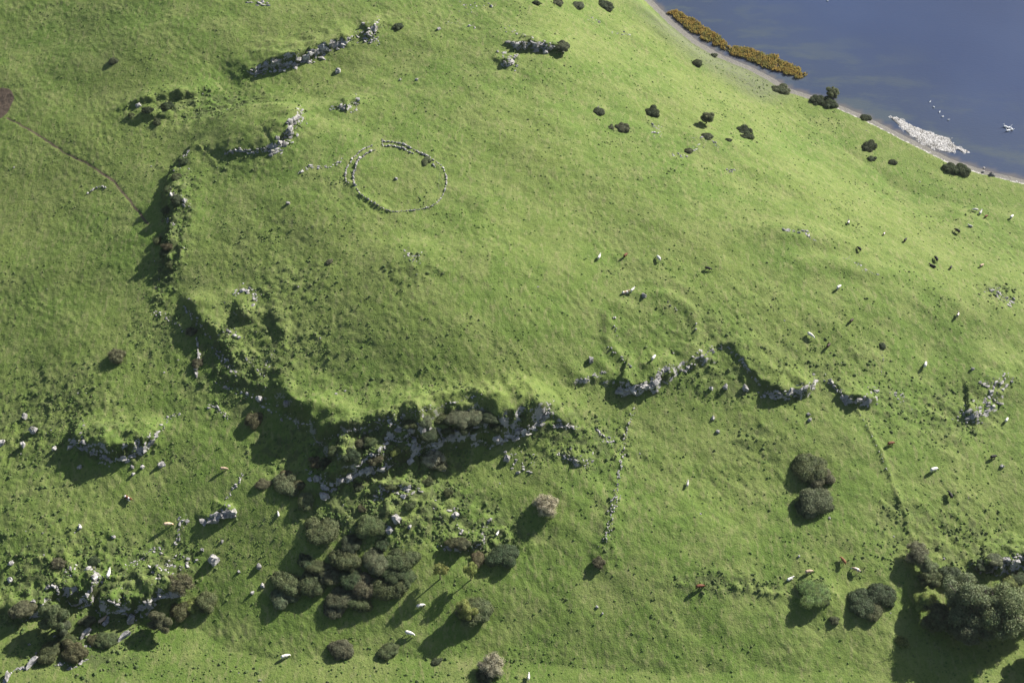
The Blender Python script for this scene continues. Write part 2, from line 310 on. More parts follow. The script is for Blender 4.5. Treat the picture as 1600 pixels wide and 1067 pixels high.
def plain(name, c0, c1, scale=2.0, rough=.9, bmp=0.0, spec=.15, detail=4):
    m, t, b = new_mat(name); g = N(t, 'NewGeometry'); n = noise(t, scale, detail, .65, g.outputs['Position'])
    t.links.new(mix(t, ramp(t, n, .3, .7), c0, c1), b.inputs['Base Color']); b.inputs['Roughness'].default_value = rough; b.inputs['Specular IOR Level'].default_value = spec
    if bmp: bump(t, b, n, .8, bmp)
    M[name] = m; return m
m, t, b = new_mat('limestone'); M['limestone'] = m
geo = N(t, 'NewGeometry'); oi = N(t, 'ObjectInfo'); pos = geo.outputs['Position']
a = mix(t, ramp(t, noise(t, .9, 5, .65, pos), .3, .7), (.19,.183,.178), (.45,.43,.42)); a = mix(t, ramp(t, noise(t, 2.6, 4, .7, pos), .56, .70, 0, .85), a, (.105,.110,.085))
a = mix(t, ramp(t, noise(t, .5, 3, .6, pos), .55, .75, 0, .6), a, (.13,.135,.075))
hv = N(t, 'HueSaturation'); t.links.new(a, hv.inputs['Color']); t.links.new(ramp(t, oi.outputs['Random'], 0, 1, .72, 1.12), hv.inputs['Value'])
t.links.new(hv.outputs[0], b.inputs['Base Color']); bump(t, b, noise(t, 1.6, 5, .7, pos), .9, .25)
m, t, b = new_mat('leaves'); M['leaves'] = m
geo = N(t, 'NewGeometry'); oi = N(t, 'ObjectInfo'); pos = geo.outputs['Position']
hv = N(t, 'HueSaturation'); t.links.new(oi.outputs['Color'], hv.inputs['Color'])
t.links.new(ramp(t, math_(t, 'ADD', math_(t, 'MULTIPLY', noise(t, 1.1, 3, .6, pos), .7), math_(t, 'MULTIPLY', noise(t, 6, 2, .6, pos), .3)), .32, .68, .5, 1.6), hv.inputs['Value'])
t.links.new(ramp(t, noise(t, .5, 2, .5, pos), .3, .7, .485, .512), hv.inputs['Hue'])
t.links.new(hv.outputs[0], b.inputs['Base Color']); b.inputs['Roughness'].default_value = .65; b.inputs['Specular IOR Level'].default_value = .25
def translucent(t, b, colour, f):
    tr = N(t, 'BsdfTranslucent'); t.links.new(colour, tr.inputs[0]); mx = N(t, 'MixShader'); mx.inputs[0].default_value = f
    t.links.new(b.outputs[0], mx.inputs[1]); t.links.new(tr.outputs[0], mx.inputs[2]); t.links.new(mx.outputs[0], t.nodes['Material Output'].inputs[0])
translucent(t, b, hv.outputs[0], .38)
plain('bark', (.060,.050,.042), (.130,.115,.100), 2.0)
m, t, b = new_mat('weeds'); M['weeds'] = m
geo = N(t, 'NewGeometry'); pos = geo.outputs['Position']
a = mix(t, ramp(t, noise(t, .4, 3, .6, pos), .35, .65), (.054,.096,.022), (.088,.140,.030)); a = mix(t, ramp(t, noise(t, 1.7, 2, .6, pos), .6, .7), a, (.115,.105,.060)); t.links.new(a, b.inputs['Base Color'])
m = plain('reeds', (.36,.245,.070), (.19,.195,.064), .4, detail=5); t = m.node_tree; b = t.nodes['Principled BSDF']; translucent(t, b, b.inputs['Base Color'].links[0].from_socket, .45)
plain('pebbles', (.50,.48,.46), (.72,.70,.69), 2.0)
plain('feathers', (.82,.82,.82), (.90,.90,.89), 3.0)
plain('wood_pale', (.30,.20,.16), (.42,.31,.27), 3.0)
m, t, b = new_mat('coat'); M['coat'] = m
geo = N(t, 'NewGeometry'); oi = N(t, 'ObjectInfo'); n = noise(t, 1.4, 3, .6, geo.outputs['Position'])
hv = N(t, 'HueSaturation'); t.links.new(oi.outputs['Color'], hv.inputs['Color']); t.links.new(ramp(t, n, .3, .7, .82, 1.12), hv.inputs['Value']); t.links.new(hv.outputs[0], b.inputs['Base Color']); b.inputs['Roughness'].default_value = .6
m, t, b = new_mat('coat_patched'); M['coat_patched'] = m
tc = N(t, 'TexCoord'); oi = N(t, 'ObjectInfo'); n = noise(t, 1.5, 1, .4, tc.outputs['Object'])
t.links.new(mix(t, ramp(t, n, .50, .54), oi.outputs['Color'], (.78,.74,.70)), b.inputs['Base Color'])
m, t, b = new_mat('lake_water'); M['water'] = m
geo = N(t, 'NewGeometry'); pos = geo.outputs['Position']
mp = N(t, 'Mapping'); t.links.new(pos, mp.inputs[0]); mp.inputs['Rotation'].default_value = (0, 0, math.radians(33)); mp.inputs['Scale'].default_value = (.5, 1.3, 1)
shl = attr(t, 'shallow')
wd = math_(t, 'MULTIPLY', ramp(t, noise(t, .075, 5, .65, mp.outputs[0]), .46, .62), shl)
c = mix(t, ramp(t, noise(t, .012, 3, .5, pos), .35, .65), (.031,.047,.102), (.038,.057,.118))
c = mix(t, math_(t, 'MULTIPLY', shl, .55), c, (.046,.060,.088))
c = mix(t, math_(t, 'MULTIPLY', wd, .45), c, (.082,.100,.092))
c = mix(t, ramp(t, attr(t, 'edge'), .15, .95), c, (.110,.102,.100))
t.links.new(c, b.inputs['Base Color']); b.inputs['Roughness'].default_value = .18; b.inputs['IOR'].default_value = 1.33; b.inputs['Specular IOR Level'].default_value = .5
bump(t, b, noise(t, 1.1, 4, .6, mp.outputs[0]), .45, .12)

# ------------------------------------------------------------------ building helpers
def tag(o, label=None, cat=None, group=None, kind=None):
    for k, v in (('label', label), ('category', cat), ('group', group), ('kind', kind)):
        if v: o[k] = v
    return o
def mesh_np(name, verts, faces, mat, smooth=False):
    """faces: (n,k) array, all of one size"""
    me = bpy.data.meshes.new(name); v = np.asarray(verts, np.float32); f = np.asarray(faces, np.int32); k = f.shape[1]
    me.vertices.add(len(v)); me.vertices.foreach_set('co', v.ravel()); me.loops.add(f.size); me.loops.foreach_set('vertex_index', f.ravel())
    me.polygons.add(len(f)); me.polygons.foreach_set('loop_start', np.arange(0, f.size, k, dtype=np.int32))
    me.polygons.foreach_set('use_smooth', np.full(len(f), smooth)); me.update(calc_edges=True); me.validate()
    me.materials.append(M[mat]); return me
def obj(name, me, parent=None, loc=(0, 0, 0), rot=(0, 0, 0), scale=(1, 1, 1), color=None):
    o = bpy.data.objects.new(name, me); col.objects.link(o); o.location = loc; o.rotation_euler = rot; o.scale = scale
    if parent: o.parent = parent
    if color: o.color = (*color, 1)
    return o
def empty(name, loc, label, cat, group=None, rz=0):
    o = bpy.data.objects.new(name, None); col.objects.link(o); o.location = loc; o.rotation_euler = (0, 0, rz); o.empty_display_size = .3
    return tag(o, label, cat, group)

# ------------------------------------------------------------------ ground and lake
nr, nc = shp; idx = np.arange(nr*nc).reshape(nr, nc)
quads = np.stack([idx[:-1, :-1], idx[:-1, 1:], idx[1:, 1:], idx[1:, :-1]], -1).reshape(-1, 4)
me = mesh_np('ground', np.stack([X, Y, GZ], -1).reshape(-1, 3), quads, 'turf', True)
def set_attr(me, name, a):
    at = me.attributes.new(name, 'FLOAT', 'POINT'); at.data.foreach_set('value', np.asarray(a, np.float32).ravel())
e1 = at_z(1020, 20, -31.4); e2 = at_z(1250, 145, -31.4); tt = ((X-e1[0])*(e2[0]-e1[0])+(Y-e1[1])*(e2[1]-e1[1]))/((e2[0]-e1[0])**2+(e2[1]-e1[1])**2)
set_attr(me, 'rocky', GR); set_attr(me, 'rough', GH); set_attr(me, 'soil', GS); set_attr(me, 'shore', np.clip(GD, -60, 60))
set_attr(me, 'marsh', ss(-.1, .25, tt)*(1-ss(.85, 1.05, tt))); set_attr(me, 'stony', ss(.9, 1.5, tt))
tag(obj('ground', me), kind='structure')
gx = np.concatenate([[-3500, -1500, -600, -200], np.arange(0, 300, 3.0), [400, 700, 1500, 3000, 6500]]); gy = np.concatenate([[-800, -300, -100], np.arange(0, 260, 3.0), [320, 500, 1000, 2500, 6000]])
WX, WY = np.meshgrid(gx, gy); wi = np.arange(WX.size).reshape(WX.shape)
me = mesh_np('lake', np.stack([WX, WY, np.full(WX.shape, WATER)], -1).reshape(-1, 3), np.stack([wi[:-1, :-1], wi[:-1, 1:], wi[1:, 1:], wi[1:, :-1]], -1).reshape(-1, 4), 'water')
wsd, _ = poly_dist(WX.ravel(), WY.ravel(), SHORE_W); wsd = -wsd
set_attr(me, 'shallow', ss(-62, -8, wsd)); set_attr(me, 'edge', ss(-6.5, -3.2, wsd))
tag(obj('lake', me), kind='structure')
# the air: one closed box of thin haze round the camera and the land
bm = bmesh.new(); bmesh.ops.create_cube(bm, size=1.0); me = bpy.data.meshes.new('haze'); bm.to_mesh(me); bm.free()
mh = bpy.data.materials.new('haze'); mh.use_nodes = True; t = mh.node_tree; t.nodes.remove(t.nodes['Principled BSDF'])
pv = t.nodes.new('ShaderNodeVolumePrincipled'); pv.inputs['Color'].default_value = (.90,.93,.97,1); pv.inputs['Density'].default_value = HAZE; pv.inputs['Anisotropy'].default_value = .45
t.links.new(pv.outputs[0], t.nodes['Material Output'].inputs['Volume']); me.materials.append(mh)
tag(obj('haze', me, loc=(0, 0, 120), scale=(16000, 16000, 352)), kind='stuff')
# ------------------------------------------------------------------ rock shapes
def block_mesh(name, seed, sx, sy, sz, n=18, sub=0):
    r = random.Random(seed); bm = bmesh.new()
    for _ in range(n):
        v = Vector((r.uniform(-1, 1), r.uniform(-1, 1), r.uniform(-1, 1)))
        k = max(abs(v.x), abs(v.y), abs(v.z)); v = v/k*(.72+.28*r.random()); v = v.lerp(v.normalized(), .15)
        bm.verts.new((v.x*sx, v.y*sy, v.z*sz))
    g = bmesh.ops.convex_hull(bm, input=bm.verts)
    bmesh.ops.delete(bm, geom=[v for v in bm.verts if not v.link_faces], context='VERTS')
    if sub:
        bmesh.ops.subdivide_edges(bm, edges=bm.edges, cuts=sub, use_grid_fill=True)
        vs = np.array([v.co for v in bm.verts])
        d = perlin(vs[:, 0]*2.3+seed, vs[:, 1]*2.3+vs[:, 2]*1.7)*.16+perlin(vs[:, 0]*5+seed, vs[:, 1]*5-vs[:, 2]*4)*.07
        nrm = [v.normal.copy() for v in bm.verts]; bm.normal_update()
        for v, k in zip(bm.verts, d): v.co += v.co.normalized()*float(k)
    me = bpy.data.meshes.new(name); bm.to_mesh(me); bm.free(); me.materials.append(M['limestone']); return me
BLOCK = [block_mesh('rock', 100+i, .5*random.uniform(.85, 1.15), .5*random.uniform(.6, .9), .5*random.uniform(.6, 1.0), 14+i % 6) for i in range(14)]
SLAB = [block_mesh('rock', 200+i, .5*random.uniform(1.1, 1.7), .5*random.uniform(.5, .7), .5*random.uniform(.35, .5), 16) for i in range(6)]
BOULDER = [block_mesh('boulder', 300+i, .5*random.uniform(.9, 1.15), .5*random.uniform(.7, .95), .5*random.uniform(.6, .9), 22, 2) for i in range(8)]
LONGB = [block_mesh('boulder', 400+i, .5, .22, .25, 20, 2) for i in range(3)]
PEB = block_mesh('stone', 999, .5, .42, .3, 10)

def wdir(u, v, du, dv):
    a = P(u, v); b2 = P(u+du, v+dv); return math.atan2(b2[1]-a[1], b2[0]-a[0])
def outcrop(label, line, n, s0, s1, spread, cat='rock outcrop', name='rock_outcrop', group='limestone outcrops breaking through the turf', slab=.5, sink=.34, part='rock', stand=0.0):
    r = random.Random(label); L = [math.dist(line[i], line[i+1]) for i in range(len(line)-1)]; T = sum(L)
    cu = sum(p[0] for p in line)/len(line); cv = sum(p[1] for p in line)/len(line); c = P(cu, cv)
    e = empty(name, c, label, cat, group); mesh_sink = sink
    n = int(n*1.5)
    for k in range(n):
        d = T*(k+r.random())/n; i = 0
        while i < len(L)-1 and d > L[i]: d -= L[i]; i += 1
        f = d/max(L[i], 1e-6); u = line[i][0]+(line[i+1][0]-line[i][0])*f; v = line[i][1]+(line[i+1][1]-line[i][1])*f
        a = wdir(u, v, (line[i+1][0]-line[i][0])/max(L[i], 1)*4, (line[i+1][1]-line[i][1])/max(L[i], 1)*4)
        u += r.gauss(0, spread*.3); v += r.gauss(0, spread*.42)
        p = P(u, v); s = .82*(s0*.75+(s1-s0*.75)*r.random()**2.2)
        me = r.choice(SLAB) if r.random() < slab else r.choice(BLOCK)
        obj(part, me, e, (p[0]-c[0], p[1]-c[1], p[2]-c[2]+s*(.25-sink+stand)), (r.gauss(0, .25), r.gauss(0, .25), a+r.gauss(0, .35)), (s*r.uniform(.85, 1.2), s*r.uniform(.85, 1.2), s*r.uniform(.75, 1.25)))
    return e
OC = [
 ('pale crag cut by the upper edge of the photo, left of centre', [(386,2),(412,4),(426,3)], 14, 1.2, 2.6, 7),
 ('long fluted pale limestone face under the upper left pasture', [(390,117),(405,110),(428,105),(450,102),(470,98),(490,88),(512,78),(540,68)], 62, 1.4, 3.6, 12),
 ('white stony crag at the right end of the long fluted limestone face', [(550,56),(566,52),(578,56),(590,66),(582,46),(590,26)], 34, .8, 2.6, 13),
 ('bright sunlit crag on the right flank of the grassy knoll', [(424,236),(440,224),(450,210),(458,196),(470,182)], 56, 1.0, 2.8, 14),
 ('shaded blue grey ledge along the foot of the grassy knoll', [(350,238),(372,236),(396,237),(422,234)], 30, .8, 2.0, 5),
 ('small crag on the hummock between the knoll and the stone ring', [(514,170),(532,170),(545,166),(553,172),(560,160),(558,148)], 22, .8, 2.2, 8),
 ('flat bedded crag with a bush at its right end, near the upper edge', [(800,66),(820,68),(845,72),(866,74)], 34, 1.2, 3.0, 10),
 ('broken crag below and left of the flat bedded crag with the bush', [(782,84),(796,92),(806,88),(800,100),(790,96)], 26, .8, 2.4, 12),
 ('faint pavement of low stones beyond the flat bedded crag', [(783,46),(800,50),(812,52),(830,54)], 12, .5, 1.4, 8),
 ('scattered grey rocks at the upper edge right of the trodden hollow', [(716,8),(735,16),(752,4),(772,12)], 16, .7, 2.0, 10),
 ('low grey rocks on the slope below the scattered upper edge rocks', [(695,38),(715,36),(735,38),(742,42)], 14, .6, 1.8, 7),
 ('two tiers of boulders leading to the left side of the stone ring', [(468,268),(480,262),(500,262),(516,262),(528,254),(534,248)], 20, .8, 2.0, 5),
 ('small pale pavement in the middle of the open hilltop slope', [(634,392),(642,402),(655,404),(648,412)], 18, .5, 1.4, 12),
 ('grey crag above the curved shaded hollow at the left', [(364,458),(378,454),(392,456),(402,466),(396,472)], 22, 1.0, 2.4, 8),
 ('broad tilted slab outcrop below the low grassy ring', [(964,612),(980,608),(1000,604),(1018,600),(1030,592)], 26, 1.4, 3.4, 6),
 ('short row of stones left of the broad tilted slab outcrop', [(896,598),(912,594),(930,588),(948,580)], 24, .6, 1.5, 5),
 ('pinkish broken stones just right of the broad tilted slab outcrop', [(1030,582),(1040,577),(1052,570)], 12, .7, 1.6, 6),
 ('blocky rocks right of the low grassy ring', [(1062,574),(1078,576),(1092,556),(1106,548),(1128,545)], 24, .8, 2.0, 9),
 ('shaded rock face along the lower middle step of the right scarp', [(1186,614),(1210,616),(1232,614),(1254,608),(1268,600),(1274,588)], 32, 1.0, 2.6, 7),
 ('angular rocks on the right end of the right scarp', [(1290,586),(1300,598),(1322,628),(1342,628),(1360,618),(1372,606)], 28, 1.0, 2.4, 7),
 ('grey rocks at the foot of the field bank below the right scarp', [(1394,612),(1405,622),(1410,612)], 8, .7, 1.8, 8),
 ('large fretted grey outcrop near the right edge of the photo', [(1500,644),(1512,652),(1526,640),(1536,632),(1550,624),(1548,606),(1562,598),(1576,586)], 90, .6, 2.2, 20),
 ('shaded outcrop beside the wood at the lower right edge', [(1552,884),(1570,878),(1586,872),(1602,868)], 18, .9, 2.4, 9),
 ('curved cliff of grey limestone in the left lower pasture', [(108,694),(124,690),(150,708),(168,720),(195,716),(220,708),(236,690),(246,680)], 44, 1.0, 2.6, 8),
 ('scatter of pale stones running up from the curved cliff', [(250,668),(258,662),(262,655),(276,648)], 14, .5, 1.5, 8),
 ('sunlit white face at the right end of the main cliff', [(772,690),(796,682),(818,674),(840,662),(854,648),(858,630)], 44, 1.2, 3.2, 9),
 ('pale rocks at the mouth of the shaded hollow in the main cliff', [(604,654),(622,664),(636,672),(652,688),(646,694)], 22, 1.0, 2.8, 8),
 ('diagonal rib of rock in the shade left of the hollow', [(560,726),(572,716),(588,706),(600,698),(606,684)], 20, 1.0, 2.6, 7),
 ('lowest tier of rocks at the left foot of the main cliff', [(478,738),(490,748),(504,758),(516,766),(530,754),(552,744),(570,738),(590,732),(606,726)], 38, 1.0, 3.0, 10),
 ('line of small stones along the brow of the main cliff', [(484,694),(520,682),(560,671),(590,658),(622,650),(660,640),(700,630),(756,618)], 62, .5, 1.3, 5),
 ('grey band of rock right of the grey bushes on the main cliff', [(676,694),(692,688),(712,676),(722,668)], 16, .9, 2.4, 5),
 ('low slabby ledge just right of the main cliff', [(862,668),(876,664),(890,664),(902,668)], 18, .7, 1.8, 5),
 ('cluster of dark jagged rocks left of the tumbled field wall', [(872,708),(884,716),(904,720),(918,722),(926,712)], 30, .7, 1.7, 10),
 ('smaller jagged rocks nearest to the tumbled field wall', [(934,672),(942,680),(952,690),(962,688)], 16, .6, 1.5, 7),
 ('loose rocks on the slope below the right end of the main cliff', [(790,706),(806,704),(812,720),(800,730),(842,726)], 16, .6, 1.8, 16),
 ('heap of stones on the fork of the wall in the lower left', [(276,848),(280,830),(284,808),(296,818)], 22, .6, 1.8, 8),
 ('bouldery slope above the big lower left cliff', [(232,880),(246,892),(264,876),(278,868),(300,874),(240,906)], 26, .7, 2.2, 12),
 ('row of small stones along the crest above the lower left cliff', [(196,888),(214,878),(228,866),(244,858),(256,860)], 22, .5, 1.3, 5),
 ('jagged crag with a long shadow at the lower left', [(318,814),(330,812),(346,804),(358,798),(364,802)], 20, 1.2, 3.2, 8),
 ('pale striped slab standing above the gully in the lower left', [(134,888),(146,884),(152,896),(142,908)], 14, 1.2, 2.6, 6),
 ('grey blocks at the head of the lower left gully', [(70,918),(84,916),(92,924)], 8, 1.2, 2.8, 5),
 ('narrow leaning slabs along the lower left gully', [(118,946),(128,938),(138,926),(148,912),(156,900)], 16, .9, 2.2, 3),
 ('pale ledge under the bush on the big lower left cliff', [(216,950),(236,938),(252,932),(268,926)], 16, 1.0, 2.4, 5),
 ('tumbled blocks in the shade of the lower left gully', [(150,950),(160,944),(176,940),(206,966),(212,958)], 14, .8, 2.2, 8),
 ('string of pale stones above the jagged lower left crag', [(380,738),(374,752),(364,764),(356,776),(350,786)], 18, .5, 1.6, 5),
 ('two pale stone clusters below the shaded left bank', [(322,634),(336,634),(350,648),(356,656)], 16, .6, 1.5, 5),
 ('knot of stones on the grassy rim in the left pasture', [(238,490),(252,490),(266,500),(276,508),(290,520)], 22, .5, 1.5, 6),
 ('small pale rocks beside the gully below the curved hollow', [(362,528),(374,524),(352,514),(340,518)], 10, .7, 1.7, 8),
 ('dark weathered rocks on the right hand ridge', [(1224,360),(1244,362),(1258,362),(1266,370),(1272,374)], 18, .7, 2.0, 5),
 ('thin streak of stones along the crest of the right hand ridge', [(1316,400),(1330,405),(1352,422),(1372,432)], 20, .4, 1.1, 5),
 ('pale stones below the round tree on the lakeward slope', [(1018,196),(1030,200),(1028,212),(1018,212)], 16, .5, 1.4, 10),
 ('grey stones in a patch uphill of the two lakeward tussocks', [(1054,238),(1066,246),(1078,234),(1096,230)], 20, .5, 1.5, 7),
 ('low rock rib with a trail of stones below the round tree', [(1080,218),(1104,216),(1116,222),(1124,236)], 18, .5, 1.5, 6),
 ('isolated flat grey stones right of the rock rib', [(1134,266),(1142,268),(1150,268)], 9, .6, 1.5, 4),
 ('dark mound of rock near the right edge below the cattle', [(1542,452),(1556,456),(1566,464),(1574,468),(1584,474)], 24, .7, 2.0, 9),
 ('curving ledge of stones above the dark low bushes', [(686,852),(700,856),(736,858),(752,850),(758,830),(768,806)], 22, .7, 1.8, 7),
 ('rocky ledge half way down below the main cliff', [(584,778),(600,772),(622,770),(640,768),(652,764)], 18, .8, 2.4, 8),
 ('low stones among the grass between the paired bushes and the ledge', [(690,800),(712,806),(718,828),(740,822),(750,830)], 16, .6, 1.8, 14),
 ('scattered rocks on the lower left slope above the pale slab', [(92,880),(100,892),(112,890),(118,884),(108,900)], 12, .6, 1.7, 8),
 ('bare stones at the lower left corner', [(8,1062),(16,1050),(40,1044),(52,1032)], 12, .9, 2.2, 4),
 ('row of slabs beside the yellowish scrub in the lower left', [(124,996),(132,990),(140,982),(136,1012),(118,1006)], 12, .9, 2.2, 5),
 ('grey stones along the bottom edge at lower left', [(84,1040),(96,1036),(112,1044),(136,1030),(142,1022)], 14, .6, 1.6, 6),
 ('pale crag above the tussocks on the near lake slope', [(918,26),(926,34),(940,34),(936,36)], 12, .5, 1.6, 6),
 ('white scatter of stones under the upper edge bushes', [(954,50),(966,52),(980,54),(988,56)], 12, .5, 1.4, 5),
]
OC += [('dark shaded rocks half way down the left scarp', [(266,296),(276,308),(288,316),(296,320)], 18, .9, 2.2, 8),
 ('small rock steps at the bend of the left scarp', [(256,334),(264,346),(272,352)], 10, .7, 1.6, 6),
 ('rock steps at the top of the left scarp below the knoll', [(296,234),(288,246),(280,258)], 12, .8, 1.9, 6),
 ('rubble scattered through the shaded hollow left of the main cliff', [(404,630),(424,640),(444,650),(466,668),(490,660)], 20, .7, 1.8, 12),
 ('ledge stones along the dark bank in the left gully', [(286,478),(300,496),(314,512),(332,530)], 18, .7, 1.7, 6),
 ('broken ledge below the dark bank in the left gully', [(328,548),(346,560),(362,576),(372,588)], 18, .7, 1.8, 7),
 ('second broken ledge lower down the left gully', [(338,600),(356,604),(376,612),(396,616)], 16, .7, 1.8, 7),
 ('stones on the rough slope right of the left gully', [(384,556),(398,574),(412,590),(420,560),(428,544)], 16, .6, 1.5, 8)]
for l, ln, n, a, b2, s in OC: outcrop(l, ln, n, a, b2, s)

# ------------------------------------------------------------------ walls and the stone ring
def z8(pts): return [(520+x/7.62, 200+y/7.62) for x, y in pts]
ringlines = [z8(p) for p in (
 [(470,215),(425,232),(390,245),(350,268),(318,295),(280,330),(235,365),(212,415),(185,455),(160,500),(150,570),(150,630),(190,665)],
 [(515,262),(480,275),(440,290),(390,318),(355,350),(310,380),(290,410),(275,470),(258,520),(242,560),(250,640),(270,710)],
 [(270,710),(330,790),(400,840),(480,890),(560,940),(640,980),(720,1000),(800,998),(900,990),(970,982),(1050,970),(1120,955),(1180,930),(1230,900),(1290,840),(1325,770),(1345,715)],
 [(1345,710),(1355,640),(1352,580),(1335,530),(1325,490),(1290,450),(1240,415),(1215,395),(1170,365),(1140,340),(1080,320),(1030,295),(950,258),(900,225),(860,205),(800,185),(740,178),(680,168),(610,172),(585,140)],
 [(588,160),(592,205),(610,225),(660,215),(720,218),(780,235),(840,248),(900,285),(960,310)],[(1180,430),(1220,470)],
 [(1270,540),(1262,640),(1262,740)])]
def stones_along(e, c, lines, gap, s0, s1, jit, r, size=None):
    for li, line in enumerate(lines):
        for i in range(len(line)-1):
            L = math.dist(line[i], line[i+1]); n = max(1, round(L/gap))
            for k in range(n):
                f = (k+r.random()*.8)/n; u = line[i][0]+(line[i+1][0]-line[i][0])*f+r.gauss(0, jit); v = line[i][1]+(line[i+1][1]-line[i][1])*f+r.gauss(0, jit)
                p = P(u, v); s = (s0+(s1-s0)*r.random()**1.6)*(size[li] if size else 1); a = wdir(u, v, line[i+1][0]-line[i][0], line[i+1][1]-line[i][1])
                obj('stone', r.choice(BLOCK), e, (p[0]-c[0], p[1]-c[1], p[2]-c[2]+s*.22), (r.gauss(0, .15), r.gauss(0, .15), a+r.gauss(0, .3)), (s*1.15, s*.95, s*1.05))
r = random.Random(3); c = P(622, 277)
e = empty('stone_ring', c, 'circular double walled ring of pale boulders on the hilltop', 'stone ring')
stones_along(e, c, ringlines, 2.9, .5, .98, .25, r, [1.0, 1.25, .8, 1.0, 1.1, 1, .35])
c = P(965, 760); e = empty('field_wall', c, 'tumbled field wall of small stones running down the lower centre slope', 'wall', 'ruined field walls')
stones_along(e, c, [[(990,640),(982,660),(976,680),(974,700),(970,730),(964,760),(960,780),(954,800),(950,830),(944,850)], [(968,775),(962,790),(954,800)]], 1.9, .25, .8, 2.2, r)
c = P(309, 560); e = empty('field_wall', c, 'short upright line of stones in the left pasture', 'wall', 'ruined field walls')
stones_along(e, c, [[(308,528),(310,545),(311,560),(307,576),(308,592)]], 3.0, .6, 1.4, .8, r)
c = P(1395, 760); e = empty('field_wall', c, 'long grassed over wall stones in the right hand pasture', 'wall', 'ruined field walls')
stones_along(e, c, [[(1340,640),(1362,680),(1380,720),(1390,745)], [(1376,545),(1380,570),(1376,590)]], 7, .25, .55, .8, r)
c = P(1017, 470); e = empty('stone_ring', c, 'low grass covered ring bank with a few stones, right of centre', 'stone ring')
stones_along(e, c, [[(1040,472),(1052,478),(1064,486)], [(1086,505),(1086,520)], [(958,492),(962,512),(966,530)], [(948,540),(966,556),(990,574)]], 6, .4, .8, 1.6, r)
c = P(160, 296); e = empty('field_wall', c, 'traces of a wall beside the path in the far left pasture', 'wall', 'ruined field walls')
stones_along(e, c, [[(138,302),(150,294),(160,292),(168,296)]], 4, .5, 1.0, .8, r)

# ------------------------------------------------------------------ single boulders
BD = [(53,672,2.6,'bright rounded boulder near the left edge above a smaller one'),(38,651,2.0,'flat pale boulder highest of the left edge boulders'),(3,692,2.4,'grey boulder cut by the left edge'),
 (37,694,2.2,'squat boulder below the bright rounded one at left'),(333,874,3.4,'large angular boulder casting a shadow right of the lower left cliff'),(205,966,3.0,'blue grey boulder at the mouth of the lower left gully'),
 (207,729,1.3,'left one of two small boulders under the curved cliff'),(223,729,1.4,'right one of two small boulders under the curved cliff'),(209,740,1.2,'lowest small boulder under the curved cliff'),
 (125,729,1.5,'lone pale boulder below the left end of the curved cliff'),(252,725,2.0,'boulder with a tuft right of the curved cliff'),(618,812,3.2,'big pale boulder above the dark thicket'),
 (608,829,2.4,'boulder beneath the big pale one above the thicket'),(640,822,1.5,'small boulder right of the pair above the thicket'),(712,804,2.2,'upright pale boulder below the main cliff'),
 (448,631,2.4,'white boulder lying in the shaded left bank'),(405,623,2.2,'white boulder in front of the shaded left bank'),(507,776,2.8,'tilted pale block at the lowest point of the main cliff'),
 (1006,461,1.6,'lone grey boulder right of the resting tan cow'),(450,317,1.5,'small boulder on the slope left of the stone ring'),(528,111,2.4,'dark pyramid boulder in the grass valley near the top'),
 (1265,655,1.5,'lower of two boulders below the right scarp'),(1263,646,1.3,'upper of two boulders below the right scarp'),(1111,606,1.6,'pale boulder at the left end of a short row below the scarp'),
 (1134,604,2.0,'double boulder in the short row below the scarp'),(1164,607,2.2,'rounded boulder at the right of the short row below the scarp'),(1114,652,1.2,'small boulder alone on the slope under the short row'),
 (1121,674,1.4,'upright stone in the rough grass of the centre right slope'),(216,165,2.2,'pale boulder among the dark scrub steps at upper left'),(922,562,2.2,'grey boulder left of the low grassy ring'),
 (1565,727,1.4,'flat pale stone right of the black cow at the right'),(1490,894,2.4,'pale rock beside the top of the lower right wood'),(405,884,1.8,'pale upright stone left of the thicket'),(410,914,1.3,'small white stone at the left foot of the thicket'),
 (933,947,.9,'upper of two small white stones in the lower field'),(941,957,.8,'lower of two small white stones in the lower field'),(1551,273,2.4,'grey boulder on the bleached shoreline at right'),
 (1536,268,1.3,'small dark rock on the shore left of the grey boulder'),(1538,262,1.2,'dark stone at the waterline beside the bleached line'),(1248,868,.9,'small grey stone above the grassy mound'),
 (1520,576,1.2,'dark stone on top of the fretted grey outcrop'),(86,700,1.6,'boulder in a tuft at the left end of the curved cliff'),(125,822,1.4,'little pale stone in the lower left pasture'),(18,880,1.8,'pale boulder at left above the lower left gully'),
 (17,905,1.7,'boulder below the pale one at the left edge'),(52,940,1.6,'stone in the rough hollow at the left edge'),(178,838,1.3,'small grey stone above the striped slab'),(316,858,1.2,'double stone above the large angular boulder'),
 (347,845,1.0,'little stone on the grass right of the wall fork'),(395,925,1.2,'stone in the grass below the thicket left tip'),(640,720,2.0,'block in the shade under the hollow of the main cliff'),
 (694,733,1.6,'pale stone beside the tan bush under the cliff'),(792,716,2.2,'grey pillar stone on the slope under the white face'),(374,892,1.1,'stone between the lower left cliff and the thicket'),
 (1478,905,1.6,'stone half hidden by the round dark bush of the lower right wood'),(625,124,1.0,'left of two tiny white stones above the stone ring'),(651,124,1.1,'right of two tiny white stones above the stone ring'),
 (568,37,1.4,'grey boulder beside the upper trodden hollow'),(685,45,1.5,'boulder on the slope right of the upper hollow'),(619,279,1.2,'white stone inside the stone ring')]
for i, (u, v, s, l) in enumerate(BD):
    p = P(u, v+1.5); r = random.Random(i)
    tag(obj('boulder', BOULDER[i % 8], None, (p[0], p[1], p[2]+s*.2), (r.gauss(0, .2), r.gauss(0, .2), r.uniform(0, 6.28)), (s*.95, s*.95, s*.95)), l, 'boulder', 'loose boulders on the slopes')
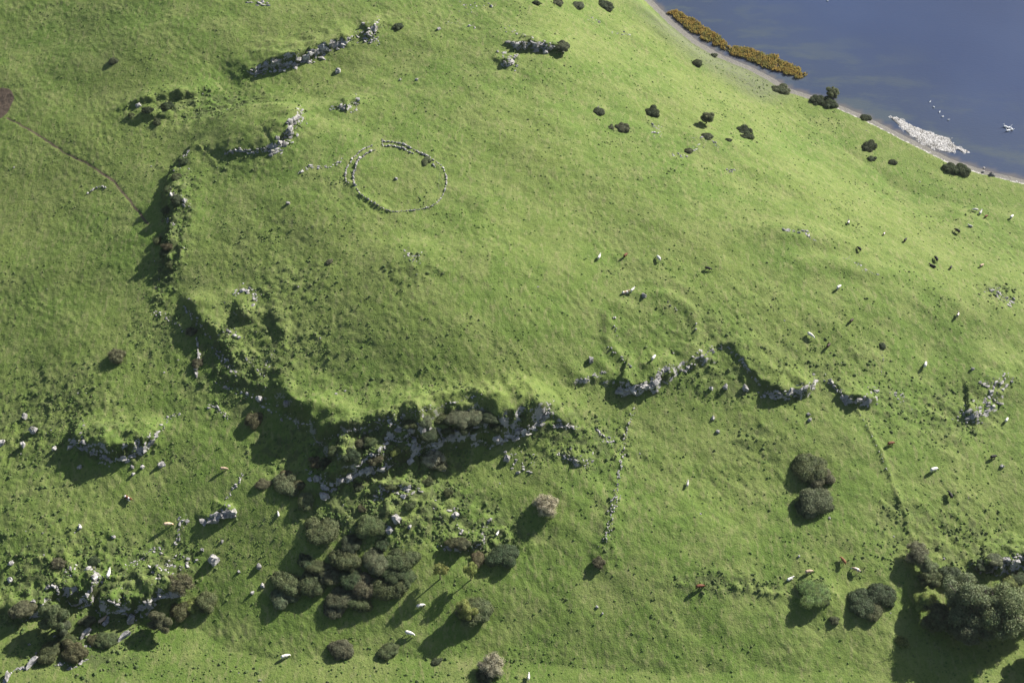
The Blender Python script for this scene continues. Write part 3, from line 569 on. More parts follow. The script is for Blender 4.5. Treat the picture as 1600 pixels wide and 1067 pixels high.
for u, v, s, a, l in [(194,994,4.2,.75,'long pale boulder like a fallen pillar at the lower left'),(134,990,4.0,.9,'narrow tilted slab in the lower left scrub'),(50,1036,4.6,.95,'long slab edge above the lower left corner'),(12,1058,3.2,1.4,'leaning stone at the lower left corner'),
                     (166,972,3.2,1.3,'grey slab standing right of the tan cow in the gully')]:
    p = P(u, v); tag(obj('boulder', LONGB[int(u) % 3], None, (p[0], p[1], p[2]+.35), (0, -.1, a), (s, s*.8, s*.8)), l, 'boulder', 'loose boulders on the slopes')

# ------------------------------------------------------------------ foliage
def lobes_dome(r, n, h):
    out = [((0, 0, h*.40), (.70, .70, h*.50))]
    for k in range(n):
        a = r.uniform(0, 6.283); d = r.uniform(.40, .86); s = r.uniform(.20, .44)
        out.append(((d*math.cos(a), d*math.sin(a), h*r.uniform(.22, .70)*(1.1-.45*d)), (s, s, s*min(1, h)*r.uniform(.8, 1.1))))
    return out
def lobes_crown(r, n, h, z0):
    out = []
    for k in range(n):
        a = r.uniform(0, 6.283); q = r.uniform(-1, 1); d = math.sqrt(1-q*q)*r.uniform(.45, .88); s = r.uniform(.18, .40)
        out.append(((d*math.cos(a), d*math.sin(a), z0+(h-z0)*(.5+.36*q)), (s, s, s*.8)))
    out.append(((0, 0, z0+(h-z0)*.5), (.55, .55, (h-z0)*.36))); return out
def leaf_mesh(name, lobes, n, size, r, core=.8, floor=0.02, inner=0.0):
    cs = np.array([l[0] for l in lobes]); rs = np.array([l[1] for l in lobes]); vol = rs[:, 0]*rs[:, 1]+rs[:, 2]*rs[:, 0]; pick = r.choice(len(lobes), n*2, p=vol/vol.sum())
    d = r.normal(size=(n*2, 3)); d /= np.linalg.norm(d, axis=1)[:, None]
    rad = 1.0+r.normal(size=(n*2, 1))*.07-inner*r.random((n*2, 1))
    p = cs[pick]+d*rs[pick]*rad
    keep = p[:, 2] > floor
    for i in range(len(lobes)): keep &= ((((p-cs[i])/(rs[i]*.86))**2).sum(1) > 1-1.2*inner) | (pick == i)
    p = p[keep][:n]; d = d[keep][:n]; m = len(p)
    nrm = d+r.normal(size=(m, 3))*.55; nrm /= np.linalg.norm(nrm, axis=1)[:, None]
    t1 = np.cross(nrm, r.normal(size=(m, 3))); t1 /= np.linalg.norm(t1, axis=1)[:, None]; t2 = np.cross(nrm, t1)
    s = size*(.6+.8*r.random((m, 1))); a = t1*s; b2 = t2*s*.7
    V = np.stack([p-a, p-b2, p+a, p+b2], 1).reshape(-1, 3); Fq = np.arange(m*4).reshape(m, 4)
    if core:
        bm = bmesh.new(); bmesh.ops.create_icosphere(bm, subdivisions=2, radius=1); iv = np.array([v.co[:] for v in bm.verts]); it = np.array([[v.index for v in f.verts] for f in bm.faces]); bm.free()
        off = len(V); cv = []; cf = []
        for c0, r0 in zip(cs, rs):
            q = c0+iv*r0*core; q[:, 2] = np.maximum(q[:, 2], 0); cv.append(q); cf.append(np.concatenate([it, it[:, 2:3]], 1)[:, :3]+off); off += len(iv)
        V = np.concatenate([V]+cv); T = np.concatenate([Fq[:, [0, 1, 2]], Fq[:, [0, 2, 3]]]+cf)
        return mesh_np(name, V, T, 'leaves', False)
    return mesh_np(name, V, Fq, 'leaves', False)
def limb_mesh(name, segs, mat='bark'):
    """segs: (p0, r0, p1, r1) tapered six-sided limbs"""
    V = []; Fq = []
    for p0, r0, p1, r1 in segs:
        p0, p1 = Vector(p0), Vector(p1); dr = (p1-p0).normalized(); a = dr.orthogonal().normalized(); b2 = dr.cross(a); o = len(V)
        for p, rr in ((p0, r0), (p1, r1)):
            for k in range(6): V.append(tuple(p+a*rr*math.cos(k*math.pi/3)+b2*rr*math.sin(k*math.pi/3)))
        for k in range(6): Fq.append((o+k, o+(k+1) % 6, o+6+(k+1) % 6, o+6+k))
    return mesh_np(name, V, Fq, mat, True)
def tree_limbs(r, h, z0, w, spread, n):
    s = [((0, 0, -.1), w*1.3, (0, 0, z0*.6), w), ((0, 0, z0*.6), w, (r.uniform(-.05, .05), r.uniform(-.05, .05), h*.75), w*.35)]
    for k in range(n):
        a = k*2.4+r.uniform(-.4, .4); q = r.uniform(.5, 1.1)*z0+.1*h; e = Vector((math.cos(a)*spread*r.uniform(.6, 1), math.sin(a)*spread*r.uniform(.6, 1), q+(h-q)*r.uniform(.35, .8)))
        mid = Vector((e.x*.45, e.y*.45, q+(e.z-q)*.6)); s += [((0, 0, q), w*.6, mid, w*.42), (mid, w*.42, e, w*.14)]
        for j in range(2):
            f = e+Vector((r.uniform(-.3, .3), r.uniform(-.3, .3), r.uniform(.05, .3)))*spread; s.append((mid.lerp(e, .6), w*.25, f, w*.08))
    return s
npr = np.random.default_rng(11); pr = random.Random(11)
PROTO = {}
def proto(kind, var):
    if (kind, var) in PROTO: return PROTO[kind, var]
    if kind == 'D':   lo = lobes_dome(pr, 16, 1.0); f = leaf_mesh('foliage', lo, 15000, .032, npr); sg = [((0, 0, -.1), .07, (0, 0, .5), .03)]
    elif kind == 'L': lo = lobes_dome(pr, 14, .62); f = leaf_mesh('foliage', lo, 10000, .035, npr); sg = [((0, 0, -.1), .06, (0, 0, .3), .03)]
    elif kind == 'B': lo = lobes_dome(pr, 22, 1.1); f = leaf_mesh('foliage', lo, 6500, .032, npr, core=.5, inner=.5); sg = tree_limbs(pr, 1.1, .15, .05, .7, 9)      # bare, twiggy
    elif kind == 'T': lo = lobes_crown(pr, 18, 1.9, .35); f = leaf_mesh('foliage', lo, 16000, .032, npr, core=.66, inner=.12); sg = tree_limbs(pr, 1.9, .6, .07, .6, 5)
    elif kind == 'S': lo = lobes_crown(pr, 14, 2.9, 1.2); f = leaf_mesh('foliage', lo, 4200, .045, npr, core=0, inner=.3); sg = tree_limbs(pr, 2.9, 1.5, .06, .5, 6)
    elif kind == 'A': lo = lobes_crown(pr, 34, 2.0, .45); f = leaf_mesh('foliage', lo, 26000, .026, npr, core=.45, inner=.4); sg = tree_limbs(pr, 2.0, .6, .06, .7, 9)
    PROTO[kind, var] = (f, limb_mesh('trunk' if kind in 'TSA' else 'stem', sg)); return PROTO[kind, var]
HGT = dict(D=1.0, L=.62, B=1.1, T=1.9, S=2.9, A=2.0); CEN = dict(D=.5, L=.3, B=.55, T=1.1, S=2.1, A=1.2)
OL = (.112,.138,.060); DK = (.076,.102,.050); GB = (.145,.150,.084); GY = (.138,.156,.088); YG = (.220,.260,.080); TN = (.400,.370,.265); LG = (.158,.190,.092); BR = (.140,.134,.070)
HK = 'bushes of the thicket in the lower centre'; HL = 'low bushes on the slope towards the lake'; HC = 'bushes on and under the main cliff'; HW = 'trees and bushes of the lower right wood'; HB = 'bushes of the lower left gully'; HE = 'lone bushes in the lower field'
BUSH = [
 (509,830,27,'D',.8,OL,'broad olive bush standing apart at the upper left of the thicket',HK),(581,822,23,'D',.8,OL,'round olive bush right of the broad olive one above the thicket',HK),
 (552,846,17,'D',.8,DK,'small dark bush between the two round olive bushes and the thicket',HK),(597,850,11,'L',1,DK,'flat dark bush just above the thicket top',HK),
 (541,870,23,'D',1,OL,'highest bush of the thicket at its upper middle',HK),(582,875,21,'D',1,GY,'thicket bush right of its highest bush',HK),(627,878,23,'D',.9,OL,'big domed bush at the upper right of the thicket',HK),
 (496,884,17,'D',.8,OL,'bush at the upper left shoulder of the thicket',HK),(476,875,12,'L',1,DK,'little flat bush off the upper left of the thicket',HK),(612,893,19,'D',.9,DK,'thicket bush below the big domed upper right one',HK),
 (638,899,16,'D',.8,OL,'bush at the right tip of the thicket',HK),(519,898,18,'D',1,GY,'thicket bush in the left middle under the highest one',HK),(553,903,20,'D',1,DK,'dark bush in the heart of the thicket',HK),
 (452,910,24,'D',.9,OL,'wide bush on the left wing of the thicket',HK),(484,912,23,'D',.9,OL,'bush on the left wing next to the wide one',HK),(438,932,19,'D',.9,GY,'lowest bush at the left tip of the thicket',HK),
 (564,915,22,'D',1.1,GB,'brownish bush right of the heart of the thicket',HK),(602,921,25,'D',1,OL,'large bush at the lower right of the thicket',HK),(537,937,22,'D',1,GY,'bush above the lowest point of the thicket',HK),
 (562,938,20,'D',.9,OL,'bush on the lower edge of the thicket beside the large one',HK),(520,952,18,'D',.9,GY,'lowest bush of the whole thicket',HK),
 (688,889,13,'S',1,YG,'left one of two slender yellow green trees right of the thicket',HK),(736,890,13,'S',1,YG,'right one of two slender yellow green trees right of the thicket',HK),
 (744,950,26,'D',.8,OL,'wide dark bush behind the round yellow green tree',HE),(727,953,16,'T',1.15,YG,'round yellow green tree with a long shadow in the lower field',HE),
 (531,1015,18,'D',1.1,GB,'round brownish bush near the bottom left of centre',HE),(608,1013,15,'D',.8,OL,'lone dark bush right of the round brownish one',HE),(683,1034,7,'D',.9,DK,'tiny bush near the bottom edge',HE),
 (768,1040,20,'B',1.2,TN,'tall twiggy greyish bush at the bottom edge',HE),(755,1056,14,'D',1,DK,'dark bush under the twiggy greyish one at the bottom edge',HE),
 (785,865,22,'D',1,DK,'large dark bush right of the stony ledge',HE),(748,873,13,'D',.8,BR,'brown bush left of the large dark one by the stony ledge',HE),(722,850,13,'L',1,GB,'flat grey bush on the stony ledge',HE),(706,848,9,'L',1,BR,'small brown bush on the stony ledge',HE),
 (854,788,19,'B',1.3,TN,'pale leafless thorn tree with a dark shadow in mid slope',HE),(936,878,10,'L',1.2,GB,'low scrubby bush at the foot of the tumbled field wall',HE),
 (716,650,18,'D',.8,GY,'grey bush at the left of the group on the main cliff',HC),(742,651,19,'D',.9,GY,'grey bush in the middle of the group on the main cliff',HC),(764,650,13,'D',.9,DK,'dark bush at the right of the group on the main cliff',HC),
 (672,680,14,'D',.8,DK,'dark bush beside the grey rock band of the main cliff',HC),(678,715,17,'B',1.1,TN,'tan twiggy bush under the shaded hollow',HC),(690,726,11,'D',.8,GB,'small brownish bush right of the tan twiggy one',HC),
 (444,758,20,'D',.9,LG,'grey green bush left of the cliff foot',HC),(476,783,15,'D',1.0,LG,'round pale bush at the lowest left foot of the cliff',HC),(466,757,11,'D',.9,BR,'reddish bush between two grey green ones at the cliff foot',HC),
 (412,758,11,'D',.8,BR,'brown bush at the left of the cliff foot group',HC),(398,657,15,'L',1.2,BR,'brown flat bush beside the shaded left bank',HC),(450,741,10,'D',.8,BR,'small brown bush above the grey green one',HC),
 (495,722,11,'L',1,BR,'brown scrub on a ledge in the cliff shade',HC),(538,734,7,'D',.9,YG,'bright green little bush in the cliff shade',HC),(588,716,12,'L',1.1,BR,'ochre scrub on the diagonal rib',HC),(570,690,13,'L',1,GB,'low scrub on the brow left of the hollow',HC),
 (616,706,9,'L',1,YG,'yellowish tuft above the shaded blocks',HC),(560,760,8,'L',1,DK,'low dark scrub under the lowest tier of rocks',HC),(610,760,8,'L',1,OL,'low green scrub below the diagonal rib',HC),(565,795,7,'L',1,BR,'brown scrub on the rocky ledge',HC),
 (640,790,9,'L',1,OL,'low scrub right of the rocky ledge',HC),(668,752,8,'L',1,OL,'low scrub on the slope below the tan twiggy bush',HC),(700,770,8,'L',1,OL,'green scrub in the middle of the slope under the cliff',HC),
 (1260,733,27,'D',.9,OL,'upper left bush of the dark clump in the right pasture','bushes of the dark clump in the right pasture'),(1278,742,19,'D',.9,GB,'brownish bush in the middle of the dark clump in the right pasture','bushes of the dark clump in the right pasture'),
 (1276,784,28,'D',1,GY,'lowest and largest bush of the dark clump in the right pasture','bushes of the dark clump in the right pasture'),(1262,790,16,'D',.9,DK,'dark low side bush of the clump in the right pasture','bushes of the dark clump in the right pasture'),
 (1275,924,25,'D',.52,(.130,.195,.056),'rounded bright green bramble mound left of the dark group by the wood',HW),
 (1376,932,23,'D',1,DK,'upper right bush of the dark group left of the wood',HW),(1350,945,23,'D',1,DK,'left bush of the dark group left of the wood',HW),(1366,951,19,'D',.9,OL,'front bush of the dark group left of the wood',HW),(1304,968,8,'L',1.2,GB,'small scrub below the grassy mound',HW),
 (1428,862,20,'A',.75,GB,'topmost round tree of the lower right wood',HW),(1445,882,19,'A',.8,LG,'grey green tree below the topmost one of the wood',HW),(1449,903,18,'T',.8,OL,'tree on the left flank of the wood above the yellowish one',HW),
 (1482,902,19,'D',1.1,DK,'dark round bush on the upper side of the wood',HW),(1442,937,19,'A',.95,YG,'yellow green tree on the left side of the wood',HW),(1500,930,42,'A',1.05,LG,'big grey green ash in the middle of the wood',HW),
 (1456,960,26,'A',.9,OL,'olive tree at the lower left of the wood',HW),(1506,976,34,'A',.95,GY,'shaded green tree in the lower front of the wood',HW),(1556,946,48,'A',1.0,LG,'largest light green tree at the right of the wood',HW),
 (1600,945,26,'A',1,LG,'tree cut by the right edge beside the wood',HW),(1540,886,12,'D',.8,DK,'dark bush in front of the shaded outcrop',HW),(1578,906,13,'D',.8,YG,'yellowish bush under the shaded outcrop',HW),(1410,1004,10,'L',1.2,YG,'pale green shrub in the tree shade below the wood',HW),
(1590,905,13,'D',1,DK,'dark bush at the right edge under the outcrop',HW),(1626,1012,26,'T',1,OL,'tree half out of frame below the right of the wood',HW),
 (1552,872,12,'D',.7,GY,'grey bush on top of the shaded outcrop',HW),(1492,962,16,'D',1.4,YG,'yellow sprig of leaves in the front of the wood',HW),
 (326,938,18,'D',1,OL,'dark round bush at the right end of the lower left cliff',HB),(253,970,17,'T',1.0,GB,'brownish small tree with a long shadow below the lower left cliff',HB),(281,911,20,'B',.9,GB,'twiggy bush on top of the lower left cliff',HB),
 (164,998,17,'D',.8,OL,'low olive bush below the lower left gully',HB),(90,962,22,'T',1.1,LG,'yellowish tree at the foot of the left gully',HB),(103,975,16,'T',1,GY,'grey green tree beside the yellowish one in the gully',HB),
 (36,949,18,'D',1,GB,'brownish bush near the left edge at the gully',HB),(76,1016,18,'D',1,OL,'shaded bush in the lower left corner scrub',HB),(116,1018,18,'L',1.3,BR,'brown scrub in the lower left corner',HB),
 (284,955,18,'L',1.1,BR,'bracken brown scrub under the lower left cliff',HB),(300,945,14,'L',1,YG,'yellowish scrub left of the dark round bush',HB),(137,968,11,'D',1,GB,'small bush left of the tan cow in the gully',HB),(146,878,10,'L',1,DK,'dark tuft above the striped slab',HB),
 (100,1000,15,'D',1,OL,'olive bush under the gully trees',HB),
 (92,880,11,'B',1,GB,'twiggy bush above the left gully rocks',HB),(146,1000,10,'L',1,BR,'brown tuft beside the narrow tilted slab',HB),
 (184,555,14,'B',1.0,GB,'twiggy grey bush with a shadow in the left pasture',HE),(309,568,9,'L',1.2,GB,'small grey bush on the short line of stones',HE),(177,96,8,'L',1.2,GY,'small lone bush in the upper left pasture',HE),(300,518,9,'L',1.2,GB,'bush on the rim beside the shaded bank',HE),
 (262,385,8,'L',1.1,BR,'brown patch of scrub on the far left scarp',HE),(515,408,6,'D',.8,GY,'small grey bush on the open hill slope',HE),
 (524,704,12,'L',1,OL,'olive scrub under the left end of the brow stones',HC),(548,712,14,'L',1,DK,'dark scrub in the middle of the shaded slab of the cliff',HC),(580,690,11,'L',1,OL,'olive scrub just above the diagonal rib',HC),
 (508,724,10,'L',1,DK,'small dark scrub at the left of the shaded slab',HC),(640,662,11,'L',1,OL,'olive scrub on the turf above the hollow',HC),(664,660,12,'L',1,GY,'grey green scrub between the hollow and the grey bushes',HC),
 (690,655,12,'L',1.1,OL,'olive scrub touching the left grey bush on the cliff',HC),(728,668,12,'L',1,DK,'dark scrub under the middle grey bush on the cliff',HC),(700,672,10,'L',1,OL,'low scrub over the grey rock band',HC),(776,664,11,'L',1,DK,'dark scrub left of the sunlit white face',HC),
 (288,252,8,'L',1.0,DK,'dark scrub at the top of the left scarp',HE),(275,276,9,'L',1.0,OL,'dark scrub on the upper left scarp under the knoll',HE),(262,296,7,'L',1.0,OL,'olive scrub half way down the left scarp',HE),(276,312,9,'L',1.1,DK,'small scrub on the face of the left scarp',HE),
 (262,328,9,'L',1.0,DK,'dark scrub at the bend of the left scarp',HE),(258,394,9,'L',1.0,DK,'dark scrub on the lower left scarp',HE),(268,414,8,'L',1.0,OL,'olive scrub at the lower end of the left scarp',HE),(246,376,8,'L',1.2,OL,'small olive scrub on the lower left scarp',HE),
 (232,172,8,'L',1.2,DK,'dark scrub on the upper left grass steps',HE),(262,166,9,'L',1.1,DK,'longer dark scrub on the upper left grass steps',HE),(206,180,6,'L',1.2,OL,'small scrub at the left of the upper grass steps',HE),(246,190,7,'L',1.2,OL,'scrub on the lower of the upper left grass steps',HE),
 (665,251,8,'D',.8,OL,'dark round bush inside the stone ring',None),
 (1088,99,9,'L',1.2,DK,'dark bush nearest to the reed bed',HL),(938,174,9,'D',.9,DK,'left one of the two round bushes on the lakeward slope',HL),(1019,175,11,'L',1.3,DK,'right one of the two round bushes on the lakeward slope',HL),
 (1104,183,11,'T',1.0,LG,'round topped lone tree on the lakeward slope',HL),(1163,204,12,'L',1,DK,'upper one of a pair of low bushes right of the lone tree',HL),(1167,213,9,'L',1.1,DK,'lower one of a pair of low bushes right of the lone tree',HL),(1139,219,5,'L',1,DK,'tiny bush below the pair right of the lone tree',HL),
 (972,200,11,'L',1,GY,'grey low bush below the two round bushes',HL),(955,199,5,'L',1,GY,'tiny grey bush left of the grey low bush',HL),(944,8,13,'D',.7,DK,'dark wide bush at the upper edge nearest the lake',HL),(905,8,10,'D',1,GY,'upright grey bush at the upper edge',HL),
 (872,4,8,'L',1.2,GY,'small bush third from the lake at the upper edge',HL),(838,4,6,'L',1.2,DK,'leftmost small bush at the upper edge',HL),(878,73,12,'L',1.2,GY,'grey bush at the end of the flat bedded crag',HL),(1116,87,5,'L',1.2,GY,'small grey bush beside the marshy strip',HL),
 (1104,213,9,'L',1,GY,'grey bush on the low rock rib',HL),(1076,236,6,'L',1.1,GY,'small grey bush among the patch of stones',HL),(1220,140,12,'L',1,GY,'greyish bush at the lake shore right of the reeds',HL),(1300,145,11,'T',.9,LG,'pale round tree standing on the shore',HL),
 (1278,157,12,'L',1.1,DK,'left half of the dark bush under the shore tree',HL),(1295,162,12,'L',1.1,DK,'right half of the dark bush under the shore tree',HL),(1351,184,9,'L',1,DK,'small dark bush at the shore before the pebble bank',HL),(1359,228,12,'L',1.1,DK,'dark bush uphill of the pebble bank',HL),
 (1362,248,6,'L',1,DK,'tiny round bush below the dark bush uphill of the pebbles',HL),(1394,254,7,'L',1,DK,'small bush right of the tiny round bush',HL),(1486,263,12,'L',1.1,DK,'left half of the twin bush near the right shore',HL),(1501,266,13,'L',1.1,DK,'right half of the twin bush near the right shore',HL),
 (1378,540,6,'D',.8,DK,'little dark bush beside the streak of stones in the right pasture',HE),(623,42,8,'L',1,DK,'dark scrub at the upper trodden hollow',HE),(1292,942,4,'L',1,DK,'dark tuft on the grassy mound',HE),
]
for i, (u, v, rp, kind, asp, colr, label, grp) in enumerate(BUSH):
    f, s = proto(kind, i % (1 if kind in 'SB' else 3)); r = random.Random(i*7+1)
    p = P(u, v); k = mpp(p); R = rp*k*1.04
    dep = math.asin((CAM[2]-p[2])/math.dist(CAM, p)); vb = v+CEN[kind]*(.8 if kind == 'D' else 1)*asp*R*math.cos(dep)/k
    p = P(u, vb-(0 if kind in 'TSA' else R*.12/k))
    tree = kind in 'TSA'; nm = 'tree' if tree else 'bush'
    e = empty(nm, (p[0], p[1], p[2]-.12*(R if not tree else .3)), label, 'tree' if tree else 'bush', grp, r.uniform(0, 6.28))
    hv = r.uniform(.88, 1.12); cc = tuple(min(1, q*hv*r.uniform(.95, 1.05)) for q in colr)
    el = r.uniform(.86, 1.16); sx = R*el; sy = R/el
    obj('crown' if tree else 'foliage', f, e, scale=(sx, sy, R*asp*(.72 if kind == 'D' else .86 if kind == 'A' else 1)), color=cc); obj('trunk' if tree else 'stem', s, e, scale=(sx, sy, R*asp*(.72 if kind == 'D' else .86 if kind == 'A' else 1)))

# ------------------------------------------------------------------ cattle
def skin(name, V, E, R, mat, root=0, sub=1):
    me = bpy.data.meshes.new(name+'_cage'); me.from_pydata(V, E, []); o = bpy.data.objects.new('tmp', me); col.objects.link(o)
    sk = o.modifiers.new('skin', 'SKIN'); sk.use_smooth_shade = True
    for i, rr in enumerate(R): me.skin_vertices[0].data[i].radius = rr if isinstance(rr, tuple) else (rr, rr); me.skin_vertices[0].data[i].use_root = i == root
    ssf = o.modifiers.new('sub', 'SUBSURF'); ssf.levels = sub
    dg = bpy.context.evaluated_depsgraph_get(); out = bpy.data.meshes.new_from_object(o.evaluated_get(dg)); out.name = name
    bpy.data.objects.remove(o); bpy.data.meshes.remove(me); out.materials.clear(); out.materials.append(M[mat]); return out
def cow_mesh(pose, mat):
    z = 1.0 if pose != 'lie' else .48
    V = [(-.72, 0, z+.05), (-.35, 0, z), (.15, 0, z-.02), (.6, 0, z+.03)]; R = [.38, .43, .45, .38]; E = [(0, 1), (1, 2), (2, 3)]
    if pose == 'graze': hd = [(.95, 0, z-.12), (1.22, 0, z-.52), (1.36, 0, z-.84)]
    elif pose == 'turn': hd = [(.92, .12, z+.10), (1.10, .34, z+.16), (1.10, .66, z+.02)]
    else: hd = [(.95, 0, z+.18), (1.22, 0, z+.34), (1.56, 0, z+.16)]
    V += hd; R += [.19, .15, .09]; E += [(3, 4), (4, 5), (5, 6)]
    for s in (-1, 1):                                   # ears
        V.append((hd[1][0]-.02, hd[1][1]+.24*s, hd[1][2]+.08)); R.append(.05); E.append((5, len(V)-1))
    if pose != 'lie':
        for x0, hip in ((.52, 3), (-.66, 0)):
            for s in (-1, 1):
                k = len(V); dx = .06*s
                V += [(x0, .2*s, z-.30), (x0+dx+(.03 if x0 > 0 else -.10), .2*s, z-.58), (x0+dx, .2*s, .02)]; R += [.13, .07, .055]; E += [(hip, k), (k, k+1), (k+1, k+2)]
    else:
        for x0, hip in ((.5, 3), (-.55, 0)):
            for s in (-1, 1):
                k = len(V); V += [(x0+.1, .32*s, .22), (x0+.45, .36*s, .08)]; R += [.13, .06]; E += [(hip, k), (k, k+1)]
    k = len(V); V += [(-.98, 0, z+.10), (-1.10, 0, z+.06), (-1.14, .03, z-.5 if pose != 'lie' else .1)]; R += [.22, .07, .035]; E += [(0, k), (k, k+1), (k+1, k+2)]
    return skin('cow', V, E, R, mat, 1, 2)
COWM = {(p, m): cow_mesh(p, m) for p in ('graze', 'stand', 'turn', 'lie') for m in ('coat', 'coat_patched')}
WH = (.60,.575,.53); BK = (.010,.010,.011); RD = (.13,.048,.026); TA = (.38,.28,.20); DB = (.045,.030,.022); GW = (.40,.39,.37)
COW = [
 (936,401,'stand',60,WH,0,1,'white cow leftmost in the row of four above the low grassy ring'),(977,398,'graze',45,RD,0,1,'red brown cow second in the row of four above the grassy ring'),
 (1029,403,'graze',120,WH,0,1.15,'big white cow third in the row of four above the grassy ring'),(1106,419,'graze',-10,BK,0,1.05,'black cow at the right end of the row of four'),
 (977,455,'lie',15,TA,1,1.15,'tan and white cow resting above the low grassy ring'),(988,452,'stand',40,WH,0,.9,'small white cow touching the resting tan one'),
 (1325,347,'turn',60,DB,1,1.0,'black and white cow highest on the right hand slope'),(1381,364,'graze',50,RD,1,.8,'brown calf right of the black and white cow'),
 (1342,388,'graze',130,BK,0,1.0,'black cow by itself on the right hand ridge'),(1414,374,'graze',40,BK,0,.95,'black cow right of the brown calf'),
 (1523,327,'graze',170,WH,0,1,'white cow at the upper left of the far right group'),(1531,332,'stand',60,GW,0,1.1,'greyish white cow second in the far right group'),(1540,337,'graze',30,RD,0,.9,'brown cow third in the far right group'),
 (1580,338,'graze',40,WH,0,1.1,'white cow at the right edge of the photo'),(1495,360,'graze',150,BK,0,1.15,'black cow below the far right group'),
 (1462,404,'graze',125,BK,0,1.2,'upper one of two black cows side by side'),(1457,414,'lie',150,BK,0,1.1,'lower one of two black cows side by side'),(1485,417,'graze',55,BK,0,.9,'small black cow right of the two black ones'),
 (1533,414,'graze',20,TA,0,1.0,'tan cow alone near the right edge'),(1516,351,'lie',160,GW,0,.8,'pale calf resting below the far right group'),
 (1310,448,'graze',35,WH,0,1.1,'white cow on the slope below the right hand ridge'),(1496,491,'turn',60,DB,1,1.0,'dark patched cow under the right hand ridge'),
 (1330,500,'graze',45,DB,0,1.0,'dark brown cow with a long shadow in the right middle'),(1266,523,'graze',-35,WH,0,1.15,'white cow with its shadow below it, above the right scarp'),(1294,539,'graze',50,DB,0,1.05,'dark brown cow right of the white one above the right scarp'),
 (1021,558,'graze',50,WH,0,1.1,'white cow inside the low grassy ring'),(1074,755,'stand',80,GW,0,.9,'greyish white cow alone on the centre right slope'),(1445,569,'graze',75,WH,0,1.2,'white cow with a long shadow left of the fretted outcrop'),
 (1572,655,'graze',60,WH,0,1.0,'white cow right of the fretted outcrop'),(1391,692,'graze',15,RD,0,1.15,'red brown cow beside the bank in the right pasture'),(1458,733,'graze',20,WH,0,1.3,'large white cow in the right pasture'),
 (1551,713,'graze',15,BK,0,1.15,'black cow near the right edge of the right pasture'),(1484,773,'turn',110,BK,0,1.2,'black cow below the large white one'),
 (200,776,'lie',-30,RD,1,1.25,'red and white cow lying in the lower left pasture'),(350,731,'graze',10,TA,0,1.0,'cream cow left of the string of pale stones'),(263,818,'graze',15,(.66,.47,.33),0,1.15,'cream cow left of the heap of stones'),
 (171,896,'stand',68,WH,0,1.25,'white cow standing at the top of the lower left gully'),(161,968,'stand',65,TA,0,1.2,'tan cow in the mouth of the lower left gully'),
 (657,945,'graze',20,WH,0,1.1,'white cow under the thicket with a long shadow'),(640,988,'graze',-15,WH,0,1.2,'white cow lower down under the thicket'),(446,1024,'graze',25,WH,0,1.15,'white cow near the bottom left of centre'),
 (777,831,'lie',60,WH,0,.8,'white calf above the large dark bush'),(435,801,'lie',100,WH,0,.75,'white calf left of the round olive bushes'),(1093,915,'graze',15,RD,0,1.2,'bright red brown cow alone in the lower field'),
 (826,1056,'stand',85,WH,0,.9,'white cow at the bottom edge of centre'),(1317,875,'turn',120,(.19,.085,.040),0,1.15,'orange brown cow above the grassy mound'),(1337,889,'graze',150,TA,1,1.15,'cream patched cow right of the orange brown one'),
 (1263,892,'graze',15,TA,0,1.15,'cream orange cow at the edge of the grassy mound'),(1234,902,'lie',30,WH,0,1.0,'white cow left of the grassy mound'),
]
for u, v, pose, hd, colr, pat, s, label in COW:
    p = P(u, v+3.0); a = wdir(u, v, 8*math.cos(math.radians(hd)), -8*math.sin(math.radians(hd)))
    tag(obj('cow', COWM[pose, 'coat_patched' if pat else 'coat'], None, (p[0], p[1], p[2]-.04), (0, 0, a), (s*.90,)*3, colr), label, 'cow', 'cattle grazing on the hill')

# ------------------------------------------------------------------ birds on the lake
SW = skin('swan', [(-.55,0,.18),(-.2,0,.20),(.25,0,.18),(.45,0,.30),(.52,0,.62),(.60,0,.86),(.80,0,.82)], [(0,1),(1,2),(2,3),(3,4),(4,5),(5,6)], [.10,.24,.22,.09,.06,.07,.035], 'feathers', 1)
GL = skin('gull', [(-.28,0,.10),(-.05,0,.12),(.14,0,.13),(.22,0,.26),(.33,0,.25)], [(0,1),(1,2),(2,3),(3,4)], [.03,.11,.10,.06,.02], 'feathers', 1)
for u, v, a, s, l in [(1571,199,2.6,1.5,'white swan at the left of the tight group on the lake'),(1577,200,.4,1.3,'white swan at the upper right of the tight group'),(1575,205,3.4,1.6,'white swan at the bottom of the tight group'),(1581,203,5.2,1.4,'white swan at the right of the tight group')]:
    x, y = at_z(u, v, WATER); tag(obj('swan', SW, None, (x, y, WATER-.05), (0, 0, a), (s,)*3), l, 'swan', 'swans afloat near the right edge')
for u, v, l in [(1453,160,'white bird uppermost in the string of five on the lake'),(1459,168,'white bird second from the top of the string of five'),(1468,176,'white bird in the middle of the string of five'),(1473,183,'white bird second from the bottom of the string of five'),(1482,188,'white bird lowest in the string of five'),(1293,2,'lone white bird on the lake at the upper edge')]:
    x, y = at_z(u, v, WATER); tag(obj('bird', GL, None, (x, y, WATER-.03), (0, 0, u*1.7), (1.7,)*3), l, 'bird', 'white birds strung out on the lake')
# fallen bleached bough by the wood
p = P(1518, 908); tag(obj('dead_branch', limb_mesh('dead_branch', [((-2.0,0,.15),.16,(.1,.1,.25),.13),((.1,.1,.25),.13,(1.9,-.1,.2),.06),((.1,.1,.25),.07,(1.0,.7,.35),.03),((-.8,.05,.2),.07,(-1.4,-.6,.3),.03)], 'wood_pale'), None, p, (0, 0, -.15)), 'bleached fallen branch lying above the lower right wood', 'branch')

